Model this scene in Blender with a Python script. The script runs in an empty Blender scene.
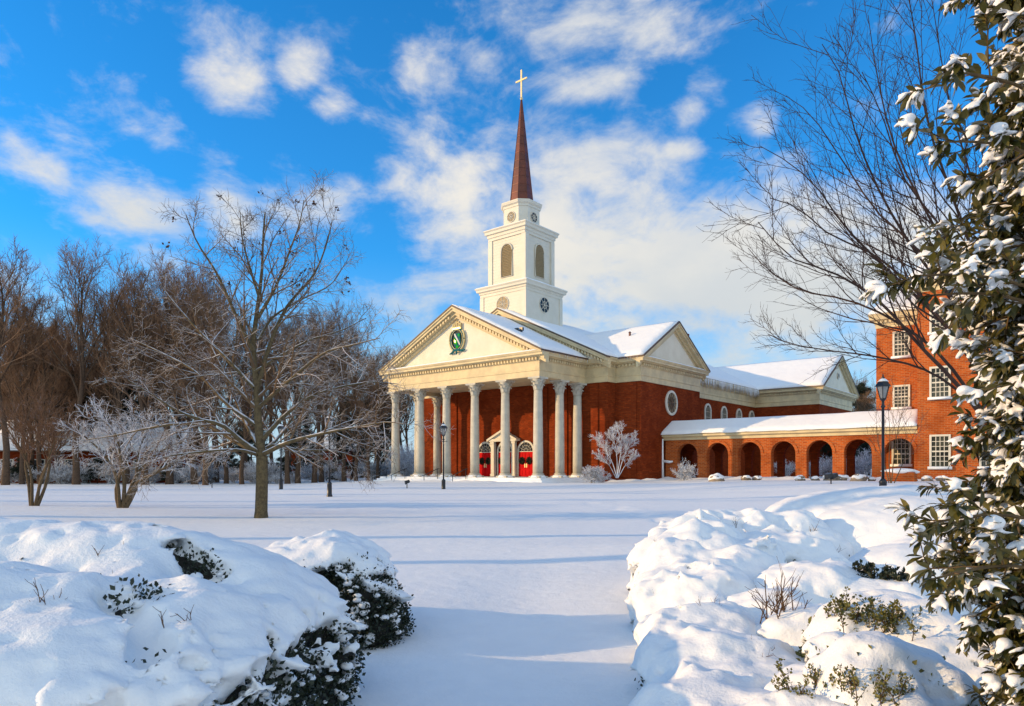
import bpy, bmesh, math, random
import numpy as np
from mathutils import Vector, Matrix, noise as mnoise

R = math.radians
SC = bpy.context.scene
COL = SC.collection
PI = math.pi

# ------------------------------------------------------------------ camera
FOC, HZN = 706.0, 469.0                 # focal length in pixels, row of the horizon
EYE = 1.6
cd = bpy.data.cameras.new('camera')
cd.sensor_width = 36.0
cd.lens = FOC * 36.0 / 1024.0
cd.shift_y = (HZN - 353.0) / 1024.0     # level camera with a rising front, so that verticals stay vertical
cd.clip_start = 0.05
cd.clip_end = 6000
cam = bpy.data.objects.new('camera', cd)
COL.objects.link(cam)
cam.location = (0, 0, EYE)
cam.rotation_euler = (R(90), 0, 0)
SC.camera = cam

# ------------------------------------------------------------------ light
SUN_EL, SUN_AZ = 13.2, 266.0             # degrees; azimuth clockwise from +Y: the sun stands low on the left
sd = bpy.data.lights.new('sun', 'SUN')
sd.energy = 3.7
sd.angle = R(0.5)
sd.color = (1.0, 0.665, 0.31)
sun = bpy.data.objects.new('sun', sd)
COL.objects.link(sun)
_s = Vector((math.sin(R(SUN_AZ)) * math.cos(R(SUN_EL)), math.cos(R(SUN_AZ)) * math.cos(R(SUN_EL)), math.sin(R(SUN_EL))))
sun.rotation_euler = _s.to_track_quat('Z', 'Y').to_euler()
sun.location = (-60, 0, 40)

SC.view_settings.view_transform = 'Standard'
SC.view_settings.look = 'None'
SC.view_settings.gamma = 1.0
SC.view_settings.use_curve_mapping = False
SC.view_settings.exposure = 0.18
SC.cycles.use_denoising = True
SC.cycles.max_bounces = 6
SC.cycles.diffuse_bounces = 3
SC.cycles.glossy_bounces = 2
SC.cycles.transparent_max_bounces = 4

W = bpy.data.worlds.new('World')
SC.world = W
W.use_nodes = True


class NT:
    """short hand for wiring nodes"""
    def __init__(s, tree):
        s.t = tree
    def n(s, kind, **kw):
        nd = s.t.nodes.new(kind)
        for k, v in kw.items():
            setattr(nd, k, v)
        return nd
    def l(s, a, b):
        s.t.links.new(a, b)
    def put(s, sock, v):
        if hasattr(v, 'is_output') or hasattr(v, 'links'):
            s.l(v, sock)
        else:
            sock.default_value = v
    def math(s, op, a, b=0.0, c=0.0, clamp=False):
        nd = s.n('ShaderNodeMath', operation=op, use_clamp=clamp)
        s.put(nd.inputs[0], a); s.put(nd.inputs[1], b); s.put(nd.inputs[2], c)
        return nd.outputs[0]
    def maprange(s, v, a, b, c=0.0, d=1.0, smooth=True):
        nd = s.n('ShaderNodeMapRange', interpolation_type='SMOOTHSTEP' if smooth else 'LINEAR')
        s.put(nd.inputs[0], v)
        for i, q in enumerate((a, b, c, d)):
            s.put(nd.inputs[i + 1], q)
        return nd.outputs[0]
    def mix(s, f, a, b):
        nd = s.n('ShaderNodeMix', data_type='RGBA')
        s.put(nd.inputs[0], f); s.put(nd.inputs[6], a); s.put(nd.inputs[7], b)
        return nd.outputs[2]
    def noise(s, vec, scale, detail=4.0, rough=0.55, dist=0.0):
        nd = s.n('ShaderNodeTexNoise')
        if vec is not None:
            s.l(vec, nd.inputs['Vector'])
        nd.inputs['Scale'].default_value = scale
        nd.inputs['Detail'].default_value = detail
        nd.inputs['Roughness'].default_value = rough
        nd.inputs['Distortion'].default_value = dist
        return nd.outputs[0]


def build_world():
    t = NT(W.node_tree)
    bg = W.node_tree.nodes['Background']
    sky = t.n('ShaderNodeTexSky', sky_type='NISHITA')
    sky.sun_disc = False
    sky.sun_elevation = R(SUN_EL)
    sky.sun_rotation = R(SUN_AZ)
    sky.air_density = 1.0
    sky.dust_density = 0.2
    sky.ozone_density = 6.0
    hs = t.n('ShaderNodeMix', data_type='RGBA', blend_type='MULTIPLY')   # a deep winter blue
    hs.inputs[0].default_value = 1.0
    t.l(sky.outputs[0], hs.inputs[6]); hs.inputs[7].default_value = (0.15, 1.42, 1.72, 1)
    d = t.n('ShaderNodeTexCoord').outputs['Generated']
    # cloud banks: each is an ellipse of sky, (azimuth, height) given as tangents, with its half sizes and tilt
    banks = [(232, 72, 52, 52, 30, 1), (298, 66, 30, 34, 20, .95), (328, 104, 26, 20, 0, .75), (48, 168, 44, 22, 8, .85), (135, 192, 84, 48, 10, .86),
             (150, 125, 70, 44, 25, .8), (222, 196, 40, 60, -25, 1), (310, 205, 72, 42, 5, .95), (150, 258, 60, 20, 0, .4), (412, 62, 24, 24, 0, .6),
             (482, 62, 22, 22, 0, .7), (612, 28, 100, 54, 8, 1), (590, 78, 64, 26, 0, 1), (690, 110, 20, 24, 0, .75), (706, 84, 34, 22, 0, .66),
             (760, 118, 30, 18, 0, .7), (440, 190, 74, 60, -20, .9), (455, 228, 62, 40, 0, .95), (606, 178, 84, 40, 5, 1), (682, 150, 26, 14, 0, .85),
             (590, 250, 150, 70, 0, 1.25), (700, 262, 160, 62, 0, 1.4), (800, 290, 140, 70, 0, 1.4), (480, 285, 100, 30, 0, .75), (830, 226, 90, 44, 20, .95), (905, 270, 90, 90, 0, 1),
             (404, 312, 40, 26, 0, .85), (372, 292, 44, 24, 0, .6), (660, 335, 300, 44, 0, .95), (60, 92, 60, 24, 20, .2), (200, 300, 240, 36, 0, .45), (850, 108, 44, 26, 0, .5),
             (545, 150, 60, 40, 0, .6), (530, 10, 50, 30, 0, .6)]
    total = None
    for (px, py, rx, ry, rot, wgt) in banks:
        c = Vector(((px - 512) / FOC, 1.0, (HZN - py) / FOC))
        ln = c.length
        c.normalize()
        q = c.to_track_quat('Y', 'Z') @ Matrix.Rotation(R(rot), 3, 'Y').to_quaternion()
        mp = t.n('ShaderNodeMapping', vector_type='TEXTURE')
        mp.inputs['Location'].default_value = c
        mp.inputs['Rotation'].default_value = q.to_euler()
        ca = 1.0 / ln
        mp.inputs['Scale'].default_value = (rx / FOC * ca ** 1.5, 0.5, ry / FOC * ca ** 1.5)
        t.l(d, mp.inputs['Vector'])
        vl = t.n('ShaderNodeVectorMath', operation='LENGTH')
        t.l(mp.outputs[0], vl.inputs[0])
        v = t.maprange(vl.outputs['Value'], 0.10, 1.75, wgt * 0.80, 0.0)
        total = v if total is None else t.math('SMOOTH_MAX', total, v, 0.14)
    sep = t.n('ShaderNodeSeparateXYZ')
    t.l(d, sep.inputs[0])
    # the half of the sky behind the viewer carries scattered clouds, brightened below as fill
    back = t.maprange(sep.outputs[1], 0.25, -0.2, 0.0, 0.62)
    total = t.math('MAXIMUM', total, back)
    st = t.n('ShaderNodeVectorMath', operation='MULTIPLY')
    t.l(d, st.inputs[0]); st.inputs[1].default_value = (1.0, 1.0, 1.7)
    n1 = t.noise(st.outputs[0], 5.0, 9, 0.60, 0.5)
    n2 = t.noise(st.outputs[0], 15.0, 7, 0.62, 0.3)
    nn = t.math('ADD', t.math('MULTIPLY', t.math('SUBTRACT', n1, 0.5), 2.0), t.math('MULTIPLY', t.math('SUBTRACT', n2, 0.5), 1.15))
    m = t.math('ADD', total, nn)
    mask = t.maprange(m, 0.20, 1.06)
    mask = t.math('MULTIPLY', mask, t.maprange(sep.outputs[2], -0.02, 0.05))
    shade = t.noise(st.outputs[0], 3.2, 5, 0.6)
    cc = t.mix(t.maprange(shade, 0.35, 0.65), CLOUD_LO, CLOUD_HI)
    # clouds low over the horizon are greyer
    cc = t.mix(t.maprange(sep.outputs[2], 0.12, 0.42), t.mix(0.6, cc, CLOUD_FAR), cc)
    low = t.mix(t.maprange(sep.outputs[2], 0.30, 0.0), hs.outputs[2], (3.1, 4.2, 4.9, 1))   # pale air over the horizon
    low = t.mix(t.maprange(sep.outputs[2], 0.85, 0.05, 0.0, 0.08), low, (2.6, 3.9, 5.2, 1))
    cc = t.mix(t.maprange(sep.outputs[1], 0.1, -0.5), cc, (8.2, 8.6, 8.0, 1))              # unseen brighter clouds added behind the viewer as fill light
    t.l(t.mix(mask, low, cc), bg.inputs['Color'])
    bg.inputs['Strength'].default_value = 0.15


CLOUD_LO = (4.3, 4.4, 4.5, 1)
CLOUD_HI = (5.5, 5.2, 4.7, 1)
CLOUD_FAR = (3.3, 3.75, 3.95, 1)
build_world()

# ------------------------------------------------------------------ objects: tags, empties, copies


def tag(o, label=None, cat=None, group=None, kind=None):
    if label: o['label'] = label
    if cat: o['category'] = cat
    if group: o['group'] = group
    if kind: o['kind'] = kind
    return o


def empty(name, loc=(0, 0, 0), rz=0.0, label=None, cat=None, group=None):
    o = bpy.data.objects.new(name, None)
    o.empty_display_size = 0.2
    COL.objects.link(o)
    o.location = loc
    o.rotation_euler = (0, 0, rz)
    return tag(o, label, cat, group)


def copy_tree(o, parent=None, kids=None):
    kids = kids if kids is not None else KIDS
    c = o.copy()
    COL.objects.link(c)
    if parent is not None:
        c.parent = parent
        kids.setdefault(parent.name, []).append(c)
    for ch in list(kids.get(o.name, [])):
        copy_tree(ch, c, kids)
    return c


KIDS = {}


def link(name, me, parent=None, mats=None, smooth=False):
    o = bpy.data.objects.new(name, me)
    for m in (mats or []):
        me.materials.append(m)
    if smooth:
        me.polygons.foreach_set('use_smooth', np.ones(len(me.polygons), bool))
    COL.objects.link(o)
    if parent is not None:
        o.parent = parent
        KIDS.setdefault(parent.name, []).append(o)
    return o


def npmesh(name, V, F, mats, parent=None, smooth=False, midx=None):
    """a mesh object from arrays: V (n,3), F (m,k)"""
    V = np.asarray(V, np.float32)
    F = np.asarray(F, np.int32)
    me = bpy.data.meshes.new(name)
    me.vertices.add(len(V))
    me.vertices.foreach_set('co', V.ravel())
    m, k = F.shape
    me.loops.add(m * k)
    me.loops.foreach_set('vertex_index', F.ravel())
    me.polygons.add(m)
    me.polygons.foreach_set('loop_start', np.arange(0, m * k, k, dtype=np.int32))
    me.polygons.foreach_set('loop_total', np.full(m, k, np.int32))
    me.update(calc_edges=True)
    o = link(name, me, parent, mats if isinstance(mats, (list, tuple)) else [mats], smooth)
    if midx is not None:
        me.polygons.foreach_set('material_index', np.asarray(midx, np.int32))
    return o


class MB:
    """collects boxes, prisms, lathes and tubes into one mesh"""
    def __init__(s):
        s.v, s.f, s.m, s.sm = [], [], [], []
        s.cur = 0
        s.smooth = False
    def add(s, vs, fs):
        b = len(s.v)
        s.v += [tuple(p) for p in vs]
        for f in fs:
            s.f.append([b + i for i in f])
            s.m.append(s.cur)
            s.sm.append(s.smooth)
        return s
    def box(s, x0, x1, y0, y1, z0, z1):
        v = [(x0, y0, z0), (x1, y0, z0), (x1, y1, z0), (x0, y1, z0), (x0, y0, z1), (x1, y0, z1), (x1, y1, z1), (x0, y1, z1)]
        return s.add(v, [(0, 3, 2, 1), (4, 5, 6, 7), (0, 1, 5, 4), (1, 2, 6, 5), (2, 3, 7, 6), (3, 0, 4, 7)])
    def cbox(s, c, d):
        return s.box(c[0] - d[0] / 2, c[0] + d[0] / 2, c[1] - d[1] / 2, c[1] + d[1] / 2, c[2] - d[2] / 2, c[2] + d[2] / 2)
    def prism(s, poly, axis, a, b):
        """extrude a 2D polygon along axis ('x': poly is (y,z); 'y': (x,z); 'z': (x,y)) from a to b"""
        def P(q, t):
            return {'x': (t, q[0], q[1]), 'y': (q[0], t, q[1]), 'z': (q[0], q[1], t)}[axis]
        n = len(poly)
        v = [P(q, a) for q in poly] + [P(q, b) for q in poly]
        f = [tuple(range(n))[::-1], tuple(range(n, 2 * n))]
        f += [(i, (i + 1) % n, n + (i + 1) % n, n + i) for i in range(n)]
        return s.add(v, f)
    def lathe(s, prof, seg=16, c=(0, 0, 0), axis='z', cap=True, flute=None, a0=0.0):
        """prof: (r,h) list turned about an axis through c"""
        v = []
        for (r, h) in prof:
            for i in range(seg):
                a = a0 + 2 * PI * i / seg
                rr = r * (1 + (flute if (flute and i % 2) else 0))
                x, y = rr * math.cos(a), rr * math.sin(a)
                p = {'z': (x, y, h), 'y': (x, h, y), 'x': (h, x, y)}[axis]
                v.append((c[0] + p[0], c[1] + p[1], c[2] + p[2]))
        f = []
        for k in range(len(prof) - 1):
            for i in range(seg):
                j = (i + 1) % seg
                f.append((k * seg + i, k * seg + j, (k + 1) * seg + j, (k + 1) * seg + i))
        if cap:
            f.append(tuple(range(seg))[::-1])
            f.append(tuple((len(prof) - 1) * seg + i for i in range(seg)))
        return s.add(v, f)
    def tube(s, pts, rad, sides=8):
        pts = [Vector(p) for p in pts]
        n = len(pts)
        rad = rad if isinstance(rad, (list, tuple)) else [rad] * n
        d = (pts[-1] - pts[0]).normalized()
        ref = Vector((0, 0, 1)) if abs(d.z) < 0.85 else Vector((1, 0, 0))
        v, f = [], []
        for k in range(n):
            T = (pts[min(k + 1, n - 1)] - pts[max(k - 1, 0)]).normalized()
            N = T.cross(ref).normalized()
            B = T.cross(N)
            for i in range(sides):
                a = 2 * PI * i / sides
                v.append(pts[k] + (N * math.cos(a) + B * math.sin(a)) * rad[k])
        for k in range(n - 1):
            for i in range(sides):
                j = (i + 1) % sides
                f.append((k * sides + i, k * sides + j, (k + 1) * sides + j, (k + 1) * sides + i))
        f.append(tuple(range(sides))[::-1])
        f.append(tuple((n - 1) * sides + i for i in range(sides)))
        return s.add(v, f)
    def sweep(s, path, prof, closed=False):
        """carry a closed profile of (outward offset, z) along a plan path, mitred at its corners; outward is to the right of the heading"""
        P = [Vector(p) for p in path]
        n, m = len(P), len(prof)
        v, f = [], []
        for i in range(n):
            hs = []
            if closed or i > 0: hs.append((P[i] - P[i - 1]).normalized())
            if closed or i < n - 1: hs.append((P[(i + 1) % n] - P[i]).normalized())
            ns = [Vector((h.y, -h.x)) for h in hs]
            mt = sum(ns, Vector((0, 0)))
            mt = mt / max(mt.dot(ns[0]), 1e-6) if len(ns) == 2 else ns[0]
            for (o, z) in prof:
                q = P[i] + mt * o
                v.append((q.x, q.y, z))
        for i in range(n if closed else n - 1):
            a, b = i * m, ((i + 1) % n) * m
            for k in range(m):
                l = (k + 1) % m
                f.append((a + k, b + k, b + l, a + l))
        if not closed:
            f.append(tuple(range(m)))
            f.append(tuple((n - 1) * m + k for k in range(m))[::-1])
        return s.add(v, f)
    def build(s, name, mats, parent=None, fix=True, bevel=0.0):
        me = bpy.data.meshes.new(name)
        me.from_pydata(s.v, [], s.f)
        me.polygons.foreach_set('material_index', s.m)
        me.polygons.foreach_set('use_smooth', s.sm)
        me.update()
        if fix:
            bm = bmesh.new()
            bm.from_mesh(me)
            bmesh.ops.recalc_face_normals(bm, faces=bm.faces)
            bm.to_mesh(me)
            bm.free()
        return link(name, me, parent, mats if isinstance(mats, (list, tuple)) else [mats])


# ------------------------------------------------------------------ noise, iso surfaces, scattered leaves
def vnoise(p, seed=0):
    p = np.asarray(p, np.float64)
    i = np.floor(p).astype(np.int64)
    f = p - i
    u = f * f * (3 - 2 * f)
    def h(a, b, c):
        n = (a * 374761393 + b * 668265263 + c * 1274126177 + seed * 974711) & 0x7fffffff
        n = ((n ^ (n >> 13)) * 1103515245 + 12345) & 0x7fffffff
        n = ((n ^ (n >> 16)) * 69069 + 1) & 0x7fffffff
        return n / float(0x7fffffff)
    x, y, z = i[..., 0], i[..., 1], i[..., 2]
    ux, uy, uz = u[..., 0], u[..., 1], u[..., 2]
    def lx(b, c):
        a0 = h(x, y + b, z + c)
        return a0 + (h(x + 1, y + b, z + c) - a0) * ux
    y0 = lx(0, 0); y0 = y0 + (lx(1, 0) - y0) * uy
    y1 = lx(0, 1); y1 = y1 + (lx(1, 1) - y1) * uy
    return y0 + (y1 - y0) * uz


def fbm(p, seed=0, octv=4, gain=0.5):
    p = np.asarray(p, np.float64)
    s, a, t = 0.0, 1.0, 0.0
    for k in range(octv):
        s = s + a * vnoise(p * (2.03 ** k) + 17.3 * k, seed + k)
        t += a
        a *= gain
    return s / t - 0.5


def sstep(a, b, x):
    t = np.clip((np.asarray(x, float) - a) / (b - a), 0, 1)
    return t * t * (3 - 2 * t)


def smin(a, b, k):
    h = np.clip(0.5 + 0.5 * (b - a) / k, 0, 1)
    return b + (a - b) * h - k * h * (1 - h)


def surface_nets(F, org, h):
    nx, ny, nz = F.shape
    S = F < 0
    cnt = np.zeros((nx - 1, ny - 1, nz - 1), np.int8)
    corner = [(a, b, c) for a in (0, 1) for b in (0, 1) for c in (0, 1)]
    for a, b, c in corner:
        cnt += S[a:nx - 1 + a, b:ny - 1 + b, c:nz - 1 + c]
    act = (cnt > 0) & (cnt < 8)
    I, J, K = np.nonzero(act)
    idx = np.full(act.shape, -1, np.int64)
    idx[I, J, K] = np.arange(len(I))
    val = {q: F[I + q[0], J + q[1], K + q[2]] for q in corner}
    acc = np.zeros((len(I), 3)); num = np.zeros(len(I))
    for q in corner:
        for ax in range(3):
            if q[ax] == 0:
                r = tuple(1 if k == ax else q[k] for k in range(3))
                fa, fb = val[q], val[r]
                x = (fa < 0) != (fb < 0)
                tt = np.where(x, fa / np.where(x, fa - fb, 1), 0)
                pos = np.array(q, float)[None].repeat(len(I), 0)
                pos[:, ax] = tt
                acc += pos * x[:, None]
                num += x
    V = (np.stack([I, J, K], 1) + acc / num[:, None]) * h + np.asarray(org)
    Q = []
    for ax in range(3):
        b, c = (ax + 1) % 3, (ax + 2) % 3
        lo = [slice(None)] * 3; hi = [slice(None)] * 3
        lo[ax] = slice(0, -1); hi[ax] = slice(1, None)
        x = S[tuple(lo)] != S[tuple(hi)]
        e = np.stack(np.nonzero(x), 1)
        e = e[(e[:, b] > 0) & (e[:, c] > 0) & (e[:, b] < F.shape[b] - 1) & (e[:, c] < F.shape[c] - 1)]
        def cell(db, dc):
            g = e.copy(); g[:, b] += db; g[:, c] += dc
            return idx[g[:, 0], g[:, 1], g[:, 2]]
        quad = np.stack([cell(-1, -1), cell(0, -1), cell(0, 0), cell(-1, 0)], 1)
        neg = S[e[:, 0], e[:, 1], e[:, 2]]
        quad[~neg] = quad[~neg][:, ::-1]
        Q.append(quad)
    return V, np.concatenate(Q)


def nrm(a):
    return a / np.maximum(np.linalg.norm(a, axis=-1, keepdims=True), 1e-9)


LEAF_V = np.array([(0, 0, 0), (.45, -.26, .05), (.5, 0, -.02), (.45, .26, .05), (1, 0, -.06)], float)
LEAF_F = np.array([(0, 1, 2), (0, 2, 3), (1, 4, 2), (2, 4, 3)])
BIG_V = np.array([(0, 0, 0), (.16, -.09, .02), (.16, .09, .02), (.18, 0, 0), (.45, -.19, .045), (.45, .19, .045), (.46, 0, .01), (.75, -.15, .0), (.75, .15, .0), (.76, 0, -.04), (1, 0, -.13)], float)
BIG_F = np.array([(0, 1, 3), (0, 3, 2), (1, 4, 6), (1, 6, 3), (3, 6, 5), (3, 5, 2), (4, 7, 9), (4, 9, 6), (6, 9, 8), (6, 8, 5), (7, 10, 9), (9, 10, 8)])


def leaves(P, D, N, size, tv=LEAF_V, tf=LEAF_F, width=1.0):
    """one small leaf per point: P base, D direction of the blade, N its upper side"""
    D = nrm(D)
    B = nrm(np.cross(N, D))
    N = np.cross(D, B)
    size = np.broadcast_to(np.asarray(size, float), (len(P),))
    V = P[:, None] + size[:, None, None] * (tv[None, :, 0:1] * D[:, None] + width * tv[None, :, 1:2] * B[:, None] + tv[None, :, 2:3] * N[:, None])
    F = tf[None] + (np.arange(len(P)) * len(tv))[:, None, None]
    return V.reshape(-1, 3), F.reshape(-1, tf.shape[1])


def sample_faces(V, F, n, rng):
    a, b, c = V[F[:, 0]], V[F[:, 1]], V[F[:, 2]]
    cr = np.cross(b - a, c - a)
    ar = np.linalg.norm(cr, axis=1)
    p = ar / ar.sum()
    i = rng.choice(len(F), n, p=p)
    u, v = rng.random((2, n))
    k = u + v > 1
    u[k], v[k] = 1 - u[k], 1 - v[k]
    return a[i] + u[:, None] * (b[i] - a[i]) + v[:, None] * (c[i] - a[i]), nrm(cr[i])


# ------------------------------------------------------------------ branches
def tubes(P, Rd, sides):
    """B polylines of K points as open tapered tubes"""
    B, K, _ = P.shape
    T = np.gradient(P, axis=1)
    T = nrm(T)
    mean = nrm(P[:, -1] - P[:, 0])
    ref = np.eye(3)[np.argmin(np.abs(mean), axis=1)]
    N = nrm(np.cross(T, ref[:, None]))
    Bn = np.cross(T, N)
    a = np.arange(sides) * 2 * PI / sides + 0.4
    V = P[:, :, None] + Rd[:, :, None, None] * (np.cos(a)[None, None, :, None] * N[:, :, None] + np.sin(a)[None, None, :, None] * Bn[:, :, None])
    b, k, s = np.meshgrid(np.arange(B), np.arange(K - 1), np.arange(sides), indexing='ij')
    s2 = (s + 1) % sides
    i0 = (b * K + k) * sides
    F = np.stack([i0 + s, i0 + s2, i0 + sides + s2, i0 + sides + s], -1).reshape(-1, 4)
    return V.reshape(-1, 3), F


def join(parts):
    Vs, Fs, n = [], [], 0
    for V, F in parts:
        Vs.append(V); Fs.append(F + n); n += len(V)
    return np.concatenate(Vs), np.concatenate(Fs)


def resample(pts, K):
    pts = np.asarray(pts, float)
    L = np.r_[0, np.cumsum(np.linalg.norm(np.diff(pts, axis=0), axis=1))]
    # smooth the polyline a little by cubic (Catmull-Rom) interpolation
    t = np.linspace(0, L[-1], K)
    out = np.zeros((K, 3))
    for d in range(3):
        m = np.gradient(pts[:, d], L)
        j = np.clip(np.searchsorted(L, t, side='right') - 1, 0, len(L) - 2)
        h = L[j + 1] - L[j]
        s = (t - L[j]) / h
        out[:, d] = ((1 + 2 * s) * (1 - s) ** 2) * pts[j, d] + s * (1 - s) ** 2 * h * m[j] + s * s * (3 - 2 * s) * pts[j + 1, d] + s * s * (s - 1) * h * m[j + 1]
    return out


def offshoots(P, Rd, rng, n, t0, t1, ratio, ang, K, up=0.1, wob=0.12, rr=0.55, rmin=0.004, tip=0.35, shape=0.5, lmin=0.0, lmax=99.0, droop=None):
    """n branches off each of the given polylines -> (P, R)"""
    B, Kp, _ = P.shape
    Lp = np.linalg.norm(np.diff(P, axis=1), axis=2).sum(1)
    b = np.repeat(np.arange(B), n)
    t = np.tile((np.arange(n) + 0.5) / n, B) + rng.uniform(-.5, .5, B * n) / n
    t = t0 + (t1 - t0) * np.clip(t, 0, 1)
    x = t * (Kp - 1)
    j = np.clip(x.astype(int), 0, Kp - 2)
    f = (x - j)[:, None]
    p = P[b, j] * (1 - f) + P[b, j + 1] * f
    r = Rd[b, j] * (1 - f[:, 0]) + Rd[b, j + 1] * f[:, 0]
    T = nrm(P[b, j + 1] - P[b, j])
    ref = np.where(np.abs(T[:, 2:3]) < 0.9, np.array([[0, 0, 1.0]]), np.array([[1.0, 0, 0]]))
    N = nrm(np.cross(T, ref)); Bn = np.cross(T, N)
    az = np.tile(np.arange(n) * 2.39996, B) + np.repeat(rng.uniform(0, 6.28, B), n) + rng.uniform(-.6, .6, B * n)
    th = np.radians(rng.uniform(ang[0], ang[1], B * n))[:, None]
    D = np.cos(th) * T + np.sin(th) * (np.cos(az)[:, None] * N + np.sin(az)[:, None] * Bn)
    L = np.clip(Lp[b] * ratio * rng.uniform(.6, 1.25, B * n) * (1 - shape * (t - t0) / max(t1 - t0, 1e-6)), lmin, lmax)
    out = np.zeros((B * n, K, 3))
    out[:, 0] = p
    st = (L / (K - 1))[:, None]
    g = np.array([[0, 0, 1.0]])
    for k in range(1, K):
        D = nrm(D + up * g + wob * rng.normal(size=D.shape))
        out[:, k] = out[:, k - 1] + D * st
    r0 = np.maximum(r * rr, rmin)
    rad = r0[:, None] * np.linspace(1, tip, K)[None]
    return out, np.maximum(rad, rmin * 0.6)

# ------------------------------------------------------------------ materials (all procedural)
def principled(name):
    m = bpy.data.materials.new(name)
    m.use_nodes = True
    b = m.node_tree.nodes['Principled BSDF']
    return m, NT(m.node_tree), b


def bump(t, b, h, strength=0.3, dist=0.02):
    bp = t.n('ShaderNodeBump')
    bp.inputs['Strength'].default_value = strength
    bp.inputs['Distance'].default_value = dist
    t.l(h, bp.inputs['Height'])
    t.l(bp.outputs[0], b.inputs['Normal'])


def plain(name, c1, c2=None, rough=0.6, scale=6.0, bmp=0.0, bscale=30.0, metal=0.0, spec=0.5, bdist=0.01):
    m, t, b = principled(name)
    co = t.n('ShaderNodeTexCoord').outputs['Object']
    if c2 is None:
        c2 = tuple(x * 0.82 for x in c1)
    f = t.noise(co, scale, 5, 0.6)
    t.l(t.mix(t.maprange(f, 0.35, 0.65), (*c1, 1), (*c2, 1)), b.inputs['Base Color'])
    b.inputs['Roughness'].default_value = rough
    b.inputs['Metallic'].default_value = metal
    b.inputs['Specular IOR Level'].default_value = spec
    if bmp:
        bump(t, b, t.noise(co, bscale, 4, 0.6), bmp, bdist)
    return m


def snow_mat(name, fine=1.0, tint=(0.89, 0.895, 0.89)):
    m, t, b = principled(name)
    g = t.n('ShaderNodeNewGeometry').outputs['Position']
    n1 = t.noise(g, 3.0 * fine, 5, 0.6)
    n2 = t.noise(g, 40.0 * fine, 3, 0.6)
    t.l(t.mix(t.maprange(n1, 0.3, 0.7), (*[x * 0.97 for x in tint], 1), (*tint, 1)), b.inputs['Base Color'])
    b.inputs['Roughness'].default_value = 0.75
    b.inputs['Specular IOR Level'].default_value = 0.25
    h = t.math('ADD', t.math('MULTIPLY', n1, 1.0), t.math('MULTIPLY', n2, 0.22))
    h = t.math('ADD', h, t.math('MULTIPLY', t.noise(g, 170.0 * fine, 2, 0.7), 0.07))
    bump(t, b, h, 0.5, 0.05 / fine)
    return m


def brick_mat(name, ca, cb, mortar):
    m, t, b = principled(name)
    co = t.n('ShaderNodeTexCoord').outputs['Object']
    sp = t.n('ShaderNodeSeparateXYZ'); t.l(co, sp.inputs[0])
    cx = t.n('ShaderNodeCombineXYZ')
    t.l(t.math('ADD', sp.outputs[0], sp.outputs[1]), cx.inputs[0]); t.l(sp.outputs[2], cx.inputs[1])
    br = t.n('ShaderNodeTexBrick')
    t.l(cx.outputs[0], br.inputs['Vector'])
    for k, v in (('Scale', 1.0), ('Mortar Size', 0.020), ('Mortar Smooth', 0.2), ('Bias', 0.0), ('Brick Width', 0.36), ('Row Height', 0.128)):
        br.inputs[k].default_value = v
    br.inputs['Color1'].default_value = (*ca, 1)
    br.inputs['Color2'].default_value = (*cb, 1)
    br.inputs['Mortar'].default_value = (*mortar, 1)
    big = t.noise(co, 0.45, 5, 0.65)
    st = t.mix(t.math('MULTIPLY', t.maprange(big, 0.40, 0.70), 0.6), br.outputs['Color'], (*[x * 0.55 for x in cb], 1))
    t.l(st, b.inputs['Base Color'])
    b.inputs['Roughness'].default_value = 0.9
    b.inputs['Specular IOR Level'].default_value = 0.04
    bump(t, b, br.outputs['Fac'], -0.4, 0.01)
    return m


def twig_mat(name, c1, c2, snow_lo, snow_hi, amount=1.0, nscale=3.0, rough=0.9):
    """bark whose upward faces carry snow"""
    m, t, b = principled(name)
    geo = t.n('ShaderNodeNewGeometry')
    co = t.n('ShaderNodeTexCoord').outputs['Object']
    sp = t.n('ShaderNodeSeparateXYZ'); t.l(geo.outputs['Normal'], sp.inputs[0])
    f = t.noise(co, nscale, 4, 0.6)
    bark = t.mix(t.maprange(t.noise(co, nscale * 4, 4, 0.7), 0.3, 0.7), (*c1, 1), (*c2, 1))
    sn = t.math('MULTIPLY', t.maprange(t.math('ADD', sp.outputs[2], t.math('MULTIPLY', t.math('SUBTRACT', f, 0.5), 1.2)), snow_lo, snow_hi), amount)
    t.l(t.mix(sn, bark, (0.84, 0.85, 0.88, 1)), b.inputs['Base Color'])
    b.inputs['Roughness'].default_value = rough
    b.inputs['Specular IOR Level'].default_value = 0.15
    bump(t, b, t.noise(co, nscale * 9, 4, 0.7), 0.5, 0.02)
    return m


def leaf_mat(name, c1, c2, rough=0.45, back=None, scale=9.0, spec=0.4, trans=0.0):
    m, t, b = principled(name)
    geo = t.n('ShaderNodeNewGeometry')
    f = t.noise(geo.outputs['Position'], scale, 4, 0.65)
    r = geo.outputs['Random Per Island']
    c = t.mix(t.math('MULTIPLY', t.math('ADD', t.maprange(f, 0.3, 0.7), r), 0.5), (*c1, 1), (*c2, 1))
    if back is not None:
        c = t.mix(geo.outputs['Backfacing'], c, (*back, 1))
    t.l(c, b.inputs['Base Color'])
    b.inputs['Roughness'].default_value = rough
    b.inputs['Specular IOR Level'].default_value = spec
    return m


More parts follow.
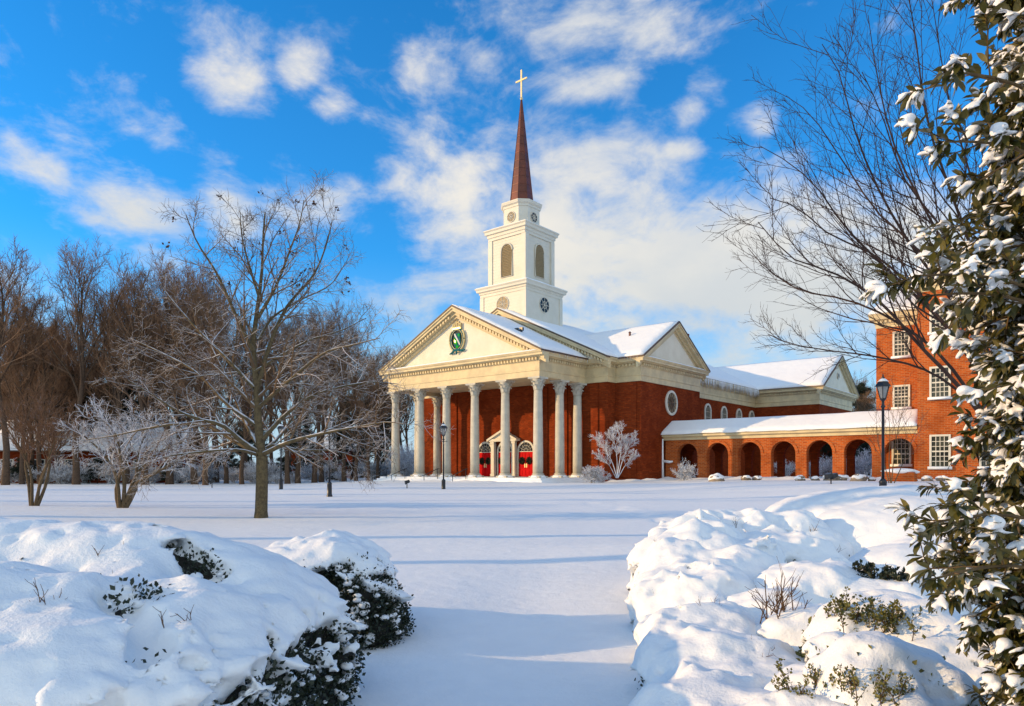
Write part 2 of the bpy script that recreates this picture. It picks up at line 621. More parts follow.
M = {}
M['snow'] = snow_mat('snow', 1.0)
M['snow_far'] = snow_mat('roof_snow', 0.35)
M['snow_fine'] = snow_mat('clump_snow', 3.0, (0.88, 0.87, 0.86))
M['brick'] = brick_mat('chapel_brick', (0.33, 0.050, 0.010), (0.19, 0.026, 0.006), (0.13, 0.040, 0.016))
M['brick_hall'] = brick_mat('hall_brick', (0.54, 0.108, 0.015), (0.33, 0.054, 0.009), (0.42, 0.19, 0.08))
M['cream'] = plain('cream_paint', (0.70, 0.56, 0.31), (0.56, 0.45, 0.26), 0.6, 1.0)
M['tymp'] = plain('stucco', (0.80, 0.74, 0.58), (0.74, 0.67, 0.51), 0.8, 0.8)
M['white'] = plain('white_paint', (0.68, 0.63, 0.51), (0.64, 0.59, 0.47), 0.55, 1.0)
M['stone'] = plain('pale_stone', (0.56, 0.52, 0.42), (0.47, 0.44, 0.36), 0.75, 2.0, 0.2, 12)
M['dark_line'] = plain('drip_edge', (0.10, 0.055, 0.03), None, 0.6)
M['copper'] = plain('brown_copper', (0.16, 0.036, 0.014), (0.10, 0.024, 0.010), 0.42, 0.8, metal=0.2)
M['gold'] = plain('gilding', (0.85, 0.66, 0.30), None, 0.35, metal=0.3)
M['red'] = plain('red_door_paint', (0.62, 0.006, 0.008), (0.52, 0.005, 0.006), 0.6, 2, spec=0.05)
M['glass'] = plain('dark_glass', (0.012, 0.013, 0.016), (0.008, 0.009, 0.011), 0.2, 1.0, spec=0.25)
M['pane'] = plain('window_glass', (0.018, 0.022, 0.020), (0.075, 0.080, 0.060), 0.08, 0.7, spec=0.35)  # lighter greenish tone puts patchy reflections into the pane colour
M['amber'] = plain('stained_glass', (0.30, 0.17, 0.05), (0.10, 0.07, 0.03), 0.3, 3.0)
M['louvre'] = plain('louvre_paint', (0.52, 0.42, 0.25), (0.45, 0.36, 0.21), 0.7)
M['tan'] = plain('tan_glass', (0.24, 0.17, 0.08), (0.18, 0.12, 0.06), 0.5)
M['black'] = plain('black_iron', (0.010, 0.010, 0.012), (0.016, 0.016, 0.018), 0.35)
M['ice'] = plain('ice', (0.78, 0.80, 0.82), (0.66, 0.70, 0.74), 0.2)
M['teal'] = plain('teal_enamel', (0.03, 0.16, 0.17), (0.02, 0.10, 0.12), 0.85, spec=0.05)
M['green'] = plain('green_enamel', (0.02, 0.42, 0.03), (0.015, 0.34, 0.03), 0.85, spec=0.05)
M['enamel'] = plain('white_enamel', (0.70, 0.70, 0.64), None, 0.85, spec=0.05)
M['wreath'] = leaf_mat('wreath_needles', (0.012, 0.025, 0.012), (0.02, 0.035, 0.015), 0.7)
M['rock'] = plain('boulder_stone', (0.30, 0.23, 0.16), (0.18, 0.14, 0.10), 0.9, 3, 0.5, 8, bdist=0.05)

# ------------------------------------------------------------------ the ground: one sheet of snow


def ground_h(x, y):
    x = np.asarray(x, float); y = np.asarray(y, float)
    z = 0.45 * sstep(40, 60, y + 0.55 * x * (x > 0)) * sstep(-30, -6, x)
    z = z + 0.30 * sstep(8, 22, x) * sstep(22, 44, y) * sstep(160, 60, y)
    z = z - 0.22 * sstep(-8, -34, x) * sstep(50, 80, y)
    p = np.stack([x, y, x * 0], -1)
    near = sstep(140, 30, np.hypot(x, y))
    z = z + near * (0.13 * fbm(p * 0.13, 3, 3) + 0.05 * fbm(p * 0.55, 5, 3))
    # wind-packed rim along the edge of the shrub bed and the soft hollow of the path between the shrubs
    # drifts banked against the foot of the walls
    c, q = math.cos(R(-40)), math.sin(R(-40))
    lx = c * (x + 4.81) + q * (y - 65.9); ly = -q * (x + 4.81) + c * (y - 65.9)
    lumpy = .55 + 1.1 * fbm(np.stack([lx * .9, ly * .9, x * 0], -1), 31, 3)
    bank = np.exp(-((ly - 11.2) / .9) ** 2) * sstep(14.4, 15.5, lx) * sstep(37, 35, lx) * .34
    bank = np.maximum(bank, np.exp(-((lx - 15.3) / .9) ** 2) * sstep(6.5, 7.5, ly) * sstep(13, 11.5, ly) * .42)
    bank = np.maximum(bank, np.exp(-((ly - 6.6) / 1.0) ** 2) * sstep(11.9, 12.6, lx) * sstep(16, 15, lx) * .40)
    bank = np.maximum(bank, np.exp(-((ly + 3.3) / .9) ** 2) * sstep(-13, -11.5, lx) * sstep(13, 11.5, lx) * .22)
    bank = np.maximum(bank, np.exp(-((ly - 11.0) / .9) ** 2) * sstep(35, 36, lx) * .35)
    z = z + bank * lumpy
    path = np.exp(-((x - 0.0 - 0.02 * y) / 0.75) ** 2) * sstep(14, 8, y)
    z = z - 0.07 * path
    z = z + 0.16 * np.exp(-(((x - 2.8) / 2.2) ** 2 + ((y - 13.5) / 1.7) ** 2))
    z = z + 0.05 * sstep(1.0, 0.6, np.abs(x - 5.3 + 0.1 * (y - 20))) * fbm(p * 2.2, 9, 2) * sstep(12, 18, y) * sstep(40, 24, y) * 4
    return z


def grow_axis(a, b, fine, rate):
    out = [0.0]; s = fine
    while out[-1] < b:
        out.append(out[-1] + s); s *= rate
    neg = [0.0]; s = fine
    while neg[-1] > a:
        neg.append(neg[-1] - s); s *= rate
    return np.array(neg[:0:-1] + out)


gx = grow_axis(-1800, 1800, 0.10, 1.0135)
gy = grow_axis(-900, 2600, 0.10, 1.0135) + 5.0
GX, GY = np.meshgrid(gx, gy, indexing='ij')
GZ = ground_h(GX, GY)
nX, nY = GX.shape
ii = np.arange(nX * nY).reshape(nX, nY)
GF = np.stack([ii[:-1, :-1], ii[1:, :-1], ii[1:, 1:], ii[:-1, 1:]], -1).reshape(-1, 4)
gnd = npmesh('snow_ground', np.stack([GX, GY, GZ], -1).reshape(-1, 3), GF, M['snow'], smooth=True)
tag(gnd, kind='structure')


def gz(x, y):
    return float(ground_h(np.array([x]), np.array([y]))[0])


def at(px, Y, py=None, z=None):
    """the world point on the ray of a photo position at distance Y"""
    X = (px - 512) / FOC * Y
    if py is None:
        return Vector((X, Y, gz(X, Y) if z is None else z))
    return Vector((X, Y, EYE + (HZN - py) / FOC * Y))


# ------------------------------------------------------------------ the chapel, in its own axes: x along the front, y into the depth
ANG = R(-40)
CH = empty('chapel', (-4.81, 65.9, 0), ANG, 'red brick chapel with columned portico, white steeple and snowy roofs beyond the lawn', 'chapel')


def chw(x, y, z=0.0):
    c, s = math.cos(ANG), math.sin(ANG)
    return Vector((-4.81 + c * x - s * y, 65.9 + s * x + c * y, z))


ZB, ZT = 9.42, 11.5      # bottom and top of the entablature
B = MB()
B.box(-12, 12, 6.5, 7.8, 0.2, ZB - .02).box(-14.6, 14.6, 7.8, 19.7, 0.2, ZB - .02).box(-12, 12, 19.7, 41.3, 0.2, ZB - .02).box(-19.8, 19.8, 41.3, 55.6, 0.2, ZB - .02)
# shallow brick panels between the pilaster strips of the front
for cx in (-10.6, -7.2, -4.9, 4.9, 7.2, 10.6):
    B.box(cx - .42, cx + .42, 6.38, 6.497, 0.9, ZB - .03)
for sx in (-1, 1):
    B.box(sx * 13.3 - .9, sx * 13.3 + .9, 7.7, 7.797, .9, ZB - .03)
B.box(-9.6, 9.6, 6.5, 7.79, ZB - .018, 10.6)
B.build('wall', M['brick'], CH)

half = [(9.65, -.45), (9.65, 6.5), (12, 6.5), (12, 7.8), (14.6, 7.8), (14.6, 19.7), (12, 19.7), (12, 41.3), (19.8, 41.3), (19.8, 55.6)]
path = [(-x, y) for x, y in half[::-1]] + half
PROF = [(-.6, ZB), (.04, ZB), (.04, 9.9), (.10, 9.93), (.10, 10.04), (.05, 10.07), (.05, 10.70), (.13, 10.76), (.13, 11.02), (.36, 11.05), (.38, 11.12), (.62, 11.14), (.62, 11.28), (.70, 11.36), (.76, 11.5), (-.6, 11.5)]
B = MB()
B.sweep(path, PROF)
for i in range(len(path) - 1):                      # dentils under the cornice
    a, b = Vector(path[i]), Vector(path[i + 1])
    h = (b - a).normalized(); nn = Vector((h.y, -h.x))
    L = (b - a).length
    if a.y > 42 and b.y > 42: continue
    k = int(L / 0.34)
    for q in range(k):
        c = a + h * ((q + .5) * L / k) + nn * .21
        dx = abs(h.x) * .19 + abs(nn.x) * .155; dy = abs(h.y) * .19 + abs(nn.y) * .155
        B.cbox((c.x, c.y, 10.90), (dx, dy, .21))
B.build('entablature', M['cream'], CH)
MB().box(-9.04, 9.04, .16, 6.49, 9.75, 9.9).build('portico_ceiling', M['cream'], CH)

# portico floor and steps
B = MB()
B.box(-10.3, 10.3, -1.1, 6.37, 0.05, .84)
for k in range(4):
    B.box(-10.3 - .0, 10.3, -1.1 - .42 * (k + 1), -1.1 - .42 * k - .002, 0.0, .84 - .17 * (k + 1))
    B.box(10.302, 10.3 + .42 * (k + 1), -1.1 - .42 * (k + 1) + .004, 6.2, 0.0, .84 - .17 * (k + 1) - .003 * k)
B.build('step', M['snow_far'], CH)


def slab(name, c00, c10, c11, c01, th, parent, mat, nu=24, nv=10, seed=1, ragged=0.18, lump=0.5):
    """snow lying on a slope: a sheet with a rounded, wandering rim and an uneven top; corners run round, the first side is the eave"""
    c00, c10, c11, c01 = [np.array(c, float) for c in (c00, c10, c11, c01)]
    n = nrm(np.cross(c10 - c00, c01 - c00))
    u = np.linspace(0, 1, nu)[:, None, None]; v = np.linspace(0, 1, nv)[None, :, None]
    P = c00 * (1 - u) * (1 - v) + c10 * u * (1 - v) + c11 * u * v + c01 * (1 - u) * v
    e = nrm(c01 - c00)
    w = fbm(P * 0.8, seed, 3)
    P = P + e * (ragged * w * (1 - v[..., 0]) ** 2)[..., None]
    lu = np.linalg.norm(c10 - c00); lv = np.linalg.norm(c01 - c00)
    d = np.minimum(np.minimum(u * lu, (1 - u) * lu), np.minimum(v * lv, (1 - v) * lv))[..., 0]
    rim = np.sqrt(np.clip(d / (th * 1.6), 0.0, 1.0))
    t = th * (0.25 + 0.75 * rim) * (1 + lump * fbm(P * 0.35, seed + 5, 4))
    T = P + n * t[..., None]
    Bt = P + n * 0.004
    V = np.concatenate([T.reshape(-1, 3), Bt.reshape(-1, 3)])
    g = np.arange(nu * nv).reshape(nu, nv); o = nu * nv
    F = [np.stack([g[:-1, :-1], g[1:, :-1], g[1:, 1:], g[:-1, 1:]], -1).reshape(-1, 4)]
    ring = np.r_[g[:, 0], g[-1, 1:], g[-2::-1, -1], g[0, -2:0:-1]]
    r2 = np.roll(ring, -1)
    F.append(np.stack([ring + o, r2 + o, r2, ring], -1))
    return npmesh(name, V, np.concatenate(F), mat, parent, True)


def roof_y(xe, ze, zr, y0, y1, parent, th=.14, seed=1, snow=.22, ins=.12):
    """gable roof with its ridge along y"""
    o = MB().prism([(-xe, ze), (0, zr), (xe, ze), (xe, ze - th), (0, zr - th), (-xe, ze - th)], 'y', y0, y1).build('roof', M['dark_line'], parent)
    for sx in (-1, 1):
        a = (sx * (xe - .02), y0 + ins, ze + .006); b = (sx * (xe - .02), y1 - ins, ze + .006)
        c = (0, y1 - ins, zr + .006); d = (0, y0 + ins, zr + .006)
        q = (a, b, c, d) if sx > 0 else (b, a, d, c)
        slab('snow', *q, snow, o, M['snow_far'], max(10, int((y1 - y0) / .5)), 14, seed + (sx > 0))
    return o


def roof_x(yc, ye, ze, zr, x0, x1, parent, th=.14, seed=1, snow=.22, ins=.12):
    """gable roof with its ridge along x"""
    o = MB().prism([(yc - ye, ze), (yc, zr), (yc + ye, ze), (yc + ye, ze - th), (yc, zr - th), (yc - ye, ze - th)], 'x', x0, x1).build('roof', M['dark_line'], parent)
    for sy in (-1, 1):
        a = (x0 + ins, yc + sy * (ye - .02), ze + .006); b = (x1 - ins, yc + sy * (ye - .02), ze + .006)
        c = (x1 - ins, yc, zr + .006); d = (x0 + ins, yc, zr + .006)
        q = (a, b, c, d) if sy < 0 else (b, a, d, c)
        slab('snow', *q, snow, o, M['snow_far'], max(10, int((x1 - x0) / .5)), 14, seed + (sy > 0))
    return o


def pediment_y(xe, z0, zr, yf, yw, parent, name='pediment', dent=True, tymp=None):
    """triangular gable facing -y: recessed field at yw, raking cornice standing out to yf"""
    s = (zr - z0) / xe
    o = MB().prism([(-xe + .9, z0), (xe - .9, z0), (0, zr - .9 * s)], 'y', yw, yw + .25).build(name, tymp or M['tymp'], parent)
    B = MB()
    for sx in (-1, 1):
        def bar(d0, d1, ya, yb):
            B.prism([(sx * xe, z0 - d0), (0, zr - d0), (0, zr - d1), (sx * (xe - (d1 - d0) / s * 0 - 0.0), z0 - d1)], 'y', ya, yb)
        bar(.0, .16, yf, yw + .2)
        bar(.16, .40, yf + .12, yw + .2)
        bar(.40, .72, yf + .42, yw + .2)
        bar(.72, .98, yf + .62, yw + .2)
        if dent:
            k = int(xe / .34)
            for q in range(2, k - 1):
                x = xe * q / k; z = z0 + s * (xe - x) - .60
                B.prism([(sx * (x - .1), z + s * .1 - .12), (sx * (x + .1), z - s * .1 - .12), (sx * (x + .1), z - s * .1 + .12), (sx * (x - .1), z + s * .1 + .12)], 'y', yf + .27, yf + .417)
    B.build('raking_cornice', M['cream'], o)
    return o


# portico roof and pediment
roof_y(10.45, 11.56, 16.72, -1.22, 6.0, CH, seed=11)
ped = pediment_y(10.40, 11.50, 16.58, -1.18, -.30, CH)
slab('ledge_snow', (-9.2, -1.16, 11.505), (9.9, -1.16, 11.505), (9.9, -.33, 11.505), (-9.2, -.33, 11.505), .17, ped, M['snow_far'], 60, 6, 4, .05)
# nave roof with its own front gable behind the portico
roof_y(12.72, 11.56, 17.55, 5.15, 48.4, CH, seed=21)
pediment_y(12.66, 11.50, 17.41, 5.20, 5.76, CH)
# transepts and the cross wing behind
for sx in (-1, 1):
    x0, x1 = (3.0, 15.4) if sx > 0 else (-15.4, -3.0)
    roof_x(13.75, 6.75, 11.56, 15.55, x0, x1, CH, seed=31 + sx)
    x0, x1 = (2.0, 20.6) if sx > 0 else (-20.6, -2.0)
    roof_x(48.45, 7.9, 11.56, 16.05, x0, x1, CH, seed=41 + sx)


def pediment_x(sx, xw, xf, yc, ye, z0, zr, parent):
    s = (zr - z0) / ye
    o = MB().prism([(yc - ye + .8, z0), (yc + ye - .8, z0), (yc, zr - .8 * s)], 'x', sx * xw, sx * (xw - .25)).build('pediment', M['tymp'], parent)
    B = MB()
    for sy in (-1, 1):
        for d0, d1, xa in ((0, .16, xf), (.16, .40, xf - .12), (.40, .70, xf - .4), (.70, .95, xf - .58)):
            B.prism([(yc + sy * ye, z0 - d0), (yc, zr - d0), (yc, zr - d1), (yc + sy * ye, z0 - d1)], 'x', sx * xa, sx * (xw - .2))
    B.build('raking_cornice', M['cream'], o)
    a, b = sx * (xf - .02), sx * (xw + .02)
    q = ((a, yc - ye + 1.0, z0 + .005), (a, yc + ye - .8, z0 + .005), (b, yc + ye - .8, z0 + .005), (b, yc - ye + 1.0, z0 + .005))
    slab('ledge_snow', *(q if sx > 0 else (q[1], q[0], q[3], q[2])), .13, o, M['snow_far'], 30, 5, 6, .04)
    return o


for sx in (-1, 1):
    pediment_x(sx, 14.75, 15.36, 13.75, 6.7, 11.5, 15.42, CH)
    q = pediment_x(sx, 19.95, 20.56, 48.45, 7.85, 11.5, 15.92, CH)
MB().lathe([(.42, 0), (.42, .08), (.30, .09), (.30, .02)], 24, (20.0, 48.45, 13.5), 'x').build('gable_oculus', M['white'], q)
MB().lathe([(.30, .02), (.30, .05)], 24, (19.98, 48.45, 13.5), 'x').build('gable_pane', M['glass'], q)

# columns
col = MB()
col.smooth = True
zs = [1.22, 2.5, 4.2, 6.0, 7.6, 8.30]
rs = [.425, .425, .415, .395, .37, .355]
col.lathe(list(zip(rs, zs)), 40, flute=-.05)
column = col.build('column', M['stone'], CH, bevel=0)
b = MB()
b.box(-.58, .58, -.58, .58, .842, 1.0)
b.smooth = True
b.lathe([(.55, 1.002), (.57, 1.05), (.55, 1.1), (.46, 1.12), (.46, 1.15), (.52, 1.17), (.50, 1.21), (.43, 1.225)], 28)
b.build('base', M['stone'], column)
c = MB()
c.smooth = True
c.lathe([(.36, 8.302), (.40, 8.34), (.36, 8.37), (.36, 8.7), (.40, 9.0), (.54, 9.24)], 24)
c.smooth = False
for tier, (z0, hh, rad, n, off) in enumerate([(8.38, .42, .37, 8, 0), (8.62, .48, .39, 8, .393), (8.88, .34, .44, 4, .785)]):
    for k in range(n):                                     # acanthus leaves curling outward
        a = off + 2 * PI * k / n
        ca, sa = math.cos(a), math.sin(a)
        w = .13 if tier < 2 else .11
        pr = [(rad, 0, w), (rad + .05, hh * .6, w * 1.1), (rad + .13, hh * .95, w * .8), (rad + .21, hh * .9, w * .5), (rad + .20, hh * .72, w * .35)]
        vs, fs = [], []
        for (r, h, ww) in pr:
            for sgn in (-1, 1):
                vs.append((ca * r - sa * ww * sgn, sa * r + ca * ww * sgn, z0 + h))
        for (r, h, ww) in pr:
            for sgn in (-1, 1):
                vs.append((ca * (r - .05) - sa * ww * sgn, sa * (r - .05) + ca * ww * sgn, z0 + h - .01))
        m = len(pr)
        for q in range(m - 1):
            i = 2 * q; o2 = 2 * m
            fs += [(i, i + 1, i + 3, i + 2), (o2 + i, o2 + i + 2, o2 + i + 3, o2 + i + 1), (i, i + 2, o2 + i + 2, o2 + i), (i + 1, o2 + i + 1, o2 + i + 3, i + 3)]
        fs += [(2 * m - 2, 2 * m - 1, 4 * m - 1, 4 * m - 2)]
        c.add(vs, fs)
c.prism([(-.62, -.62), (-.30, -.52), (.30, -.52), (.62, -.62), (.52, -.30), (.52, .30), (.62, .62), (.30, .52), (-.30, .52), (-.62, .62), (-.52, .30), (-.52, -.30)], 'z', 9.25, 9.417)
c.build('capital', M['stone'], column)
sn = MB(); sn.smooth = True
sn.lathe([(.70, .846), (.68, .93), (.60, 1.03), (.5, 1.09), (.47, 1.13)], 20, cap=True)
sn.build('base_snow', M['snow_far'], column)
spots = [(-9.175 + 3.67 * k, 0) for k in range(6)] + [(s * 9.175, y) for s in (-1, 1) for y in (3.1, 5.85)]
for i, (x, y) in enumerate(spots):
    o = column if i == 0 else copy_tree(column, CH)
    o.location = (x, y, 0)

# doors under fanlights, the middle one framed by a small pedimented porch
yd = 6.5
wreath_spots = []
for k, cx in enumerate((-2.67, 0, 2.67)):
    d = MB().box(cx - .90, cx - .012, yd - .07, yd - .004, .86, 3.28).box(cx + .012, cx + .90, yd - .07, yd - .004, .86, 3.28)
    for sx in (-1, 1):
        for z0, z1 in ((1.0, 1.5), (1.62, 2.12), (2.72, 3.14)):
            for a, b2 in ((.10, .40), (.48, .78)):
                d.box(cx + sx * a if sx > 0 else cx - b2, cx + sx * b2 if sx > 0 else cx - a, yd - .095, yd - .072, z0, z1)
        wreath_spots.append((cx + sx * .45, yd - .15, 2.42))
    dr = d.build('door', M['red'], CH)
    h = MB().box(cx + .06, cx + .16, yd - .11, yd - .072, 1.75, 2.15).box(cx - .16, cx - .06, yd - .11, yd - .072, 1.75, 2.15)
    h.build('handle', M['gold'], dr)
    N = 20
    arc = [(cx + .88 * math.cos(PI * q / N), 3.34 + .88 * math.sin(PI * q / N)) for q in range(N + 1)]
    fl = MB().prism(arc, 'y', yd - .05, yd - .004).build('fanlight', M['glass'], CH)
    mt = MB()
    for q in range(1, 7):
        a = PI * q / 7
        mt.tube([(cx + .22 * math.cos(a), yd - .07, 3.34 + .22 * math.sin(a)), (cx + .90 * math.cos(a), yd - .07, 3.34 + .90 * math.sin(a))], .018, 4)
    for rr in (.24, .58):
        mt.tube([(cx + rr * math.cos(PI * q / 14), yd - .07, 3.34 + rr * math.sin(PI * q / 14)) for q in range(15)], .022, 4)
    mt.build('glazing_bar', M['white'], fl)
    fr = MB()
    for q in range(N):
        a0, a1 = PI * q / N, PI * (q + 1) / N
        fr.prism([(cx + r * math.cos(a), 3.34 + r * math.sin(a)) for r, a in ((.885, a0), (1.06, a0), (1.06, a1), (.885, a1))], 'y', yd - .14, yd - .003)
    for sx in (-1, 1):
        fr.prism([(cx + sx * .905, .86), (cx + sx * 1.06, .86), (cx + sx * 1.06, 3.34), (cx + sx * .905, 3.34)], 'y', yd - .14, yd - .003)
    fr.box(cx - .9, cx + .9, yd - .12, yd - .003, 3.285, 3.345)
    fr.build('door_frame', M['white'], CH)
pc = MB()
for sx in (-1, 1):
    pc.prism([(sx * 1.16, .86), (sx * 1.56, .86), (sx * 1.56, 4.35), (sx * 1.16, 4.35)], 'y', yd - .5, yd - .145)
    pc.prism([(sx * 1.10, .86), (sx * 1.61, .86), (sx * 1.61, 1.1), (sx * 1.10, 1.1)], 'y', yd - .54, yd - .503)
    pc.prism([(sx * 1.12, 4.12), (sx * 1.64, 4.12), (sx * 1.64, 4.35), (sx * 1.12, 4.35)], 'y', yd - .56, yd - .503)
pc.box(-1.72, 1.72, yd - .62, yd - .1, 4.352, 4.62)
pc.prism([(-1.5, 4.622), (1.5, 4.622), (0, 5.28)], 'y', yd - .5, yd - .1)
for sx in (-1, 1):
    pc.prism([(sx * 1.95, 4.58), (0, 5.52), (0, 5.30), (sx * 1.95, 4.36)], 'y', yd - .72, yd - .1)
pc.build('porch', M['white'], CH)

# crest on the pediment
cz, cy = 13.62, -.33
cr = MB(); cr.smooth = True
cr.lathe([(.98, -.02), (.98, -.13), (.88, -.2), (.78, -.13), (.78, -.02)], 28, (0, cy, 0), 'y', cap=False)
for i in range(len(cr.v)):
    x, y, z = cr.v[i]; cr.v[i] = (x * .93, y, z * 1.12 + cz)
crest = cr.build('crest', M['teal'], CH)
g = MB()
g.tube([(.97 * math.cos(a) * .98, cy - .16, cz + 1.14 * math.sin(a)) for a in np.linspace(PI * .75, PI * 2.25, 40)], .07, 6)
g.tube([(.80 * math.cos(a) * .93, cy - .16, cz + .80 * 1.12 * math.sin(a)) for a in np.linspace(0, 2 * PI, 41)], .035, 6)
for k in range(5):                                         # crown
    a = PI * (.2 + .15 * k)
    g.tube([(.52 * math.cos(a) * 1.0, cy - .16, cz + .98 + .1), (.62 * math.cos(a), cy - .16, cz + .98 + .42 + .18 * math.sin(a))], [.10, .055], 6)
g.box(-.5, .5, cy - .22, cy - .06, cz + .95, cz + 1.12)
g.lathe([(.0, 1.62), (.1, 1.70), (.0, 1.80)], 8, (0, cy - .14, cz))
g.tube([(-.45, cy - .16, cz + 1.34), (-.2, cy - .16, cz + 1.56), (0, cy - .16, cz + 1.62), (.2, cy - .16, cz + 1.56), (.45, cy - .16, cz + 1.34)], .06, 6)
g.build('gilded_crown', M['gold'], crest)
MB().lathe([(.80, -.05), (.80, -.02)], 24, (0, cy, cz), 'y').build('crest_field', M['wreath'], crest)
MB().box(-.40, .40, cy - .10, cy - .06, cz - .55, cz + .60).prism([(-.4, cz - .552), (.4, cz - .552), (0, cz - .86)], 'y', cy - .10, cy - .02).build('shield', M['teal'], crest)
MB().prism([(-.38, cz + .58), (-.26, cz + .58), (.38, cz - .42), (.38, cz - .56), (.28, cz - .52), (-.38, cz + .44)], 'y', cy - .13, cy - .103).build('shield_band', M['enamel'], crest)
for q in ([(.03, cz + .58), (.38, cz + .58), (.38, cz + .02), (.10, cz + .30)], [(-.38, cz + .22), (-.02, cz - .08), (-.02, cz - .50), (-.38, cz - .34)],
          [(-.1, cz - .54), (.16, cz - .58), (.20, cz - .68), (0, cz - .84), (-.14, cz - .72)]):
    MB().prism(q, 'y', cy - .14, cy - .103).build('shield_field', M['teal'] if q[0][0] == .03 else M['green'], crest)
MB().prism([(.14, cz + .50), (.34, cz + .50), (.34, cz + .22), (.14, cz + .34)], 'y', cy - .16, cy - .143).build('shield_field', M['green'], crest)
MB().prism([(-.34, cz + .02), (-.16, cz - .10), (-.16, cz - .30), (-.34, cz - .22)], 'y', cy - .16, cy - .143).build('shield_field', M['gold'], crest)
rb = MB()
rb.tube([(.15, cy - .14, cz - .95), (-.35, cy - .18, cz - 1.02), (-.62, cy - .16, cz - 1.22), (-.95, cy - .12, cz - 1.26)], [.12, .13, .11, .06], 6)
rb.tube([(-.1, cy - .14, cz - .95), (.35, cy - .18, cz - 1.0), (.62, cy - .16, cz - 1.10), (1.02, cy - .12, cz - 1.02)], [.12, .13, .11, .06], 6)
rb.tube([(-.05, cy - .15, cz - .95), (.02, cy - .18, cz - 1.2), (-.08, cy - .15, cz - 1.36)], [.12, .11, .06], 6)
rb.build('ribbon', M['teal'], crest)

# flank: round window with a white frame, arched windows under the icicles
for sx in (-1, 1):
    o = MB().lathe([(1.18, 0), (1.18, .12), (.98, .14), (.94, .02)], 36, (sx * 14.603, 13.5, 7.85), 'x', cap=False)
    if sx < 0:
        o.v = [(2 * sx * 14.603 - x, y, z) for x, y, z in o.v]
    oc = o.build('oculus_frame', M['white'], CH)
    MB().lathe([(.97, 0), (.97, .05)], 36, (sx * 14.604 - (.05 if sx < 0 else 0), 13.5, 7.85), 'x').build('stained_glass', M['amber'], oc)
    bars = MB()
    xx = sx * 14.69
    for a in range(6):
        t = PI * a / 6
        bars.tube([(xx, 13.5 + .95 * math.cos(t), 7.85 + .95 * math.sin(t)), (xx, 13.5 - .95 * math.cos(t), 7.85 - .95 * math.sin(t))], .03, 4)
    bars.tube([(xx, 13.5 + .5 * math.cos(t), 7.85 + .5 * math.sin(t)) for t in np.linspace(0, 2 * PI, 25)], .03, 4)
    bars.build('glazing_bar', M['dark_line'], oc)
    for wy in (22.8, 27.2, 31.6, 36.0, 40.0):
        x = sx * 12.0
        arc = [(wy + .62 * math.cos(PI * q / 14), 8.1 + .62 * math.sin(PI * q / 14)) for q in range(15)] + [(wy - .62, 5.6), (wy + .62, 5.6)]
        wf = MB()
        big = [(wy + .84 * math.cos(PI * q / 14), 8.1 + .84 * math.sin(PI * q / 14)) for q in range(15)] + [(wy - .84, 5.4), (wy + .84, 5.4)]
        n = len(arc)
        for q in range(n):
            r = (q + 1) % n
            wf.prism([arc[q], big[q], big[r], arc[r]], 'x', x + sx * .003, x + sx * .12)
        fr = wf.build('window_frame', M['white'], CH)
        MB().prism(arc, 'x', x + sx * .004, x + sx * .05).build('pane', M['pane'], fr)
        gb = MB()
        for q in (-.3, 0, .3):
            gb.tube([(x + sx * .07, wy + q, 5.6), (x + sx * .07, wy + q, 8.6)], .02, 4)
        for z in (6.2, 6.8, 7.4, 8.0):
            gb.tube([(x + sx * .07, wy - .6, z), (x + sx * .07, wy + .6, z)], .02, 4)
        gb.build('glazing_bar', M['white'], fr)
rng = random.Random(5)
ic = MB(); ic.smooth = True
y = 20.4
while y < 41:
    L = rng.uniform(.35, .75) + .75 * max(0, mnoise.noise((y * .35, 2, 3))) + .35
    r = rng.uniform(.06, .10)
    ic.tube([(12.74, y, 11.52), (12.74 + rng.uniform(-.02, .02), y, 11.5 - L * .5), (12.75, y, 11.5 - L)], [r, r * .6, .004], 5)
    y += rng.uniform(.22, .5)
ic.build('icicle_fringe', M['ice'], CH)
ic = MB(); ic.smooth = True
y = -.9
while y < 6:
    L = rng.uniform(.08, .5) * (1 if rng.random() < .7 else .3)
    ic.tube([(10.42, y, 11.52), (10.42, y, 11.5 - L)], [.03, .004], 5)
    y += rng.uniform(.15, .5)
x = 12.8
while x < 14.9:
    L = rng.uniform(.08, .4)
    ic.tube([(x, 7.02, 11.52), (x, 7.02, 11.5 - L)], [.03, .004], 5)
    x += rng.uniform(.15, .4)
ic.build('icicle_fringe', M['ice'], CH)

# steeple
TY = 9.0
tower = MB()
tower.box(-2.95, 2.95, TY - 2.95, TY + 2.95, 12, 19.1)
for sx in (-1, 1):
    for sy in (-1, 1):
        cx, cyy = sx * 2.78, TY + sy * 2.78
        tower.box(cx - .25, cx + .25, cyy - .25, cyy + .25, 12, 19.08)
        cx, cyy = sx * 2.2, TY + sy * 2.12
        tower.box(cx - .27, cx + .27, cyy - .27, cyy + .27, 20.05, 24.95)
tower.box(-2.29, 2.29, TY - 2.29, TY + 2.29, 20.02, 24.97)
oct1 = [(1.62 * (1 if abs(a) else 1) * x, TY + 1.62 * y) for x, y in ((-.58, -1), (.58, -1), (1, -.58), (1, .58), (.58, 1), (-.58, 1), (-1, .58), (-1, -.58))]
tower.prism(oct1, 'z', 25.9, 28.3)
# clapboard joints
for z in np.arange(12.4, 19.0, .3):
    tower.box(-2.962, 2.962, TY - 2.962, TY + 2.962, z, z + .27)
for z in np.arange(20.4, 24.8, .3):
    tower.box(-2.302, 2.302, TY - 2.302, TY + 2.302, z, z + .27)
TW = tower.build('tower', M['white'], CH)


def sq(h, y=TY):
    return [(-h, y - h), (h, y - h), (h, y + h), (-h, y + h)]


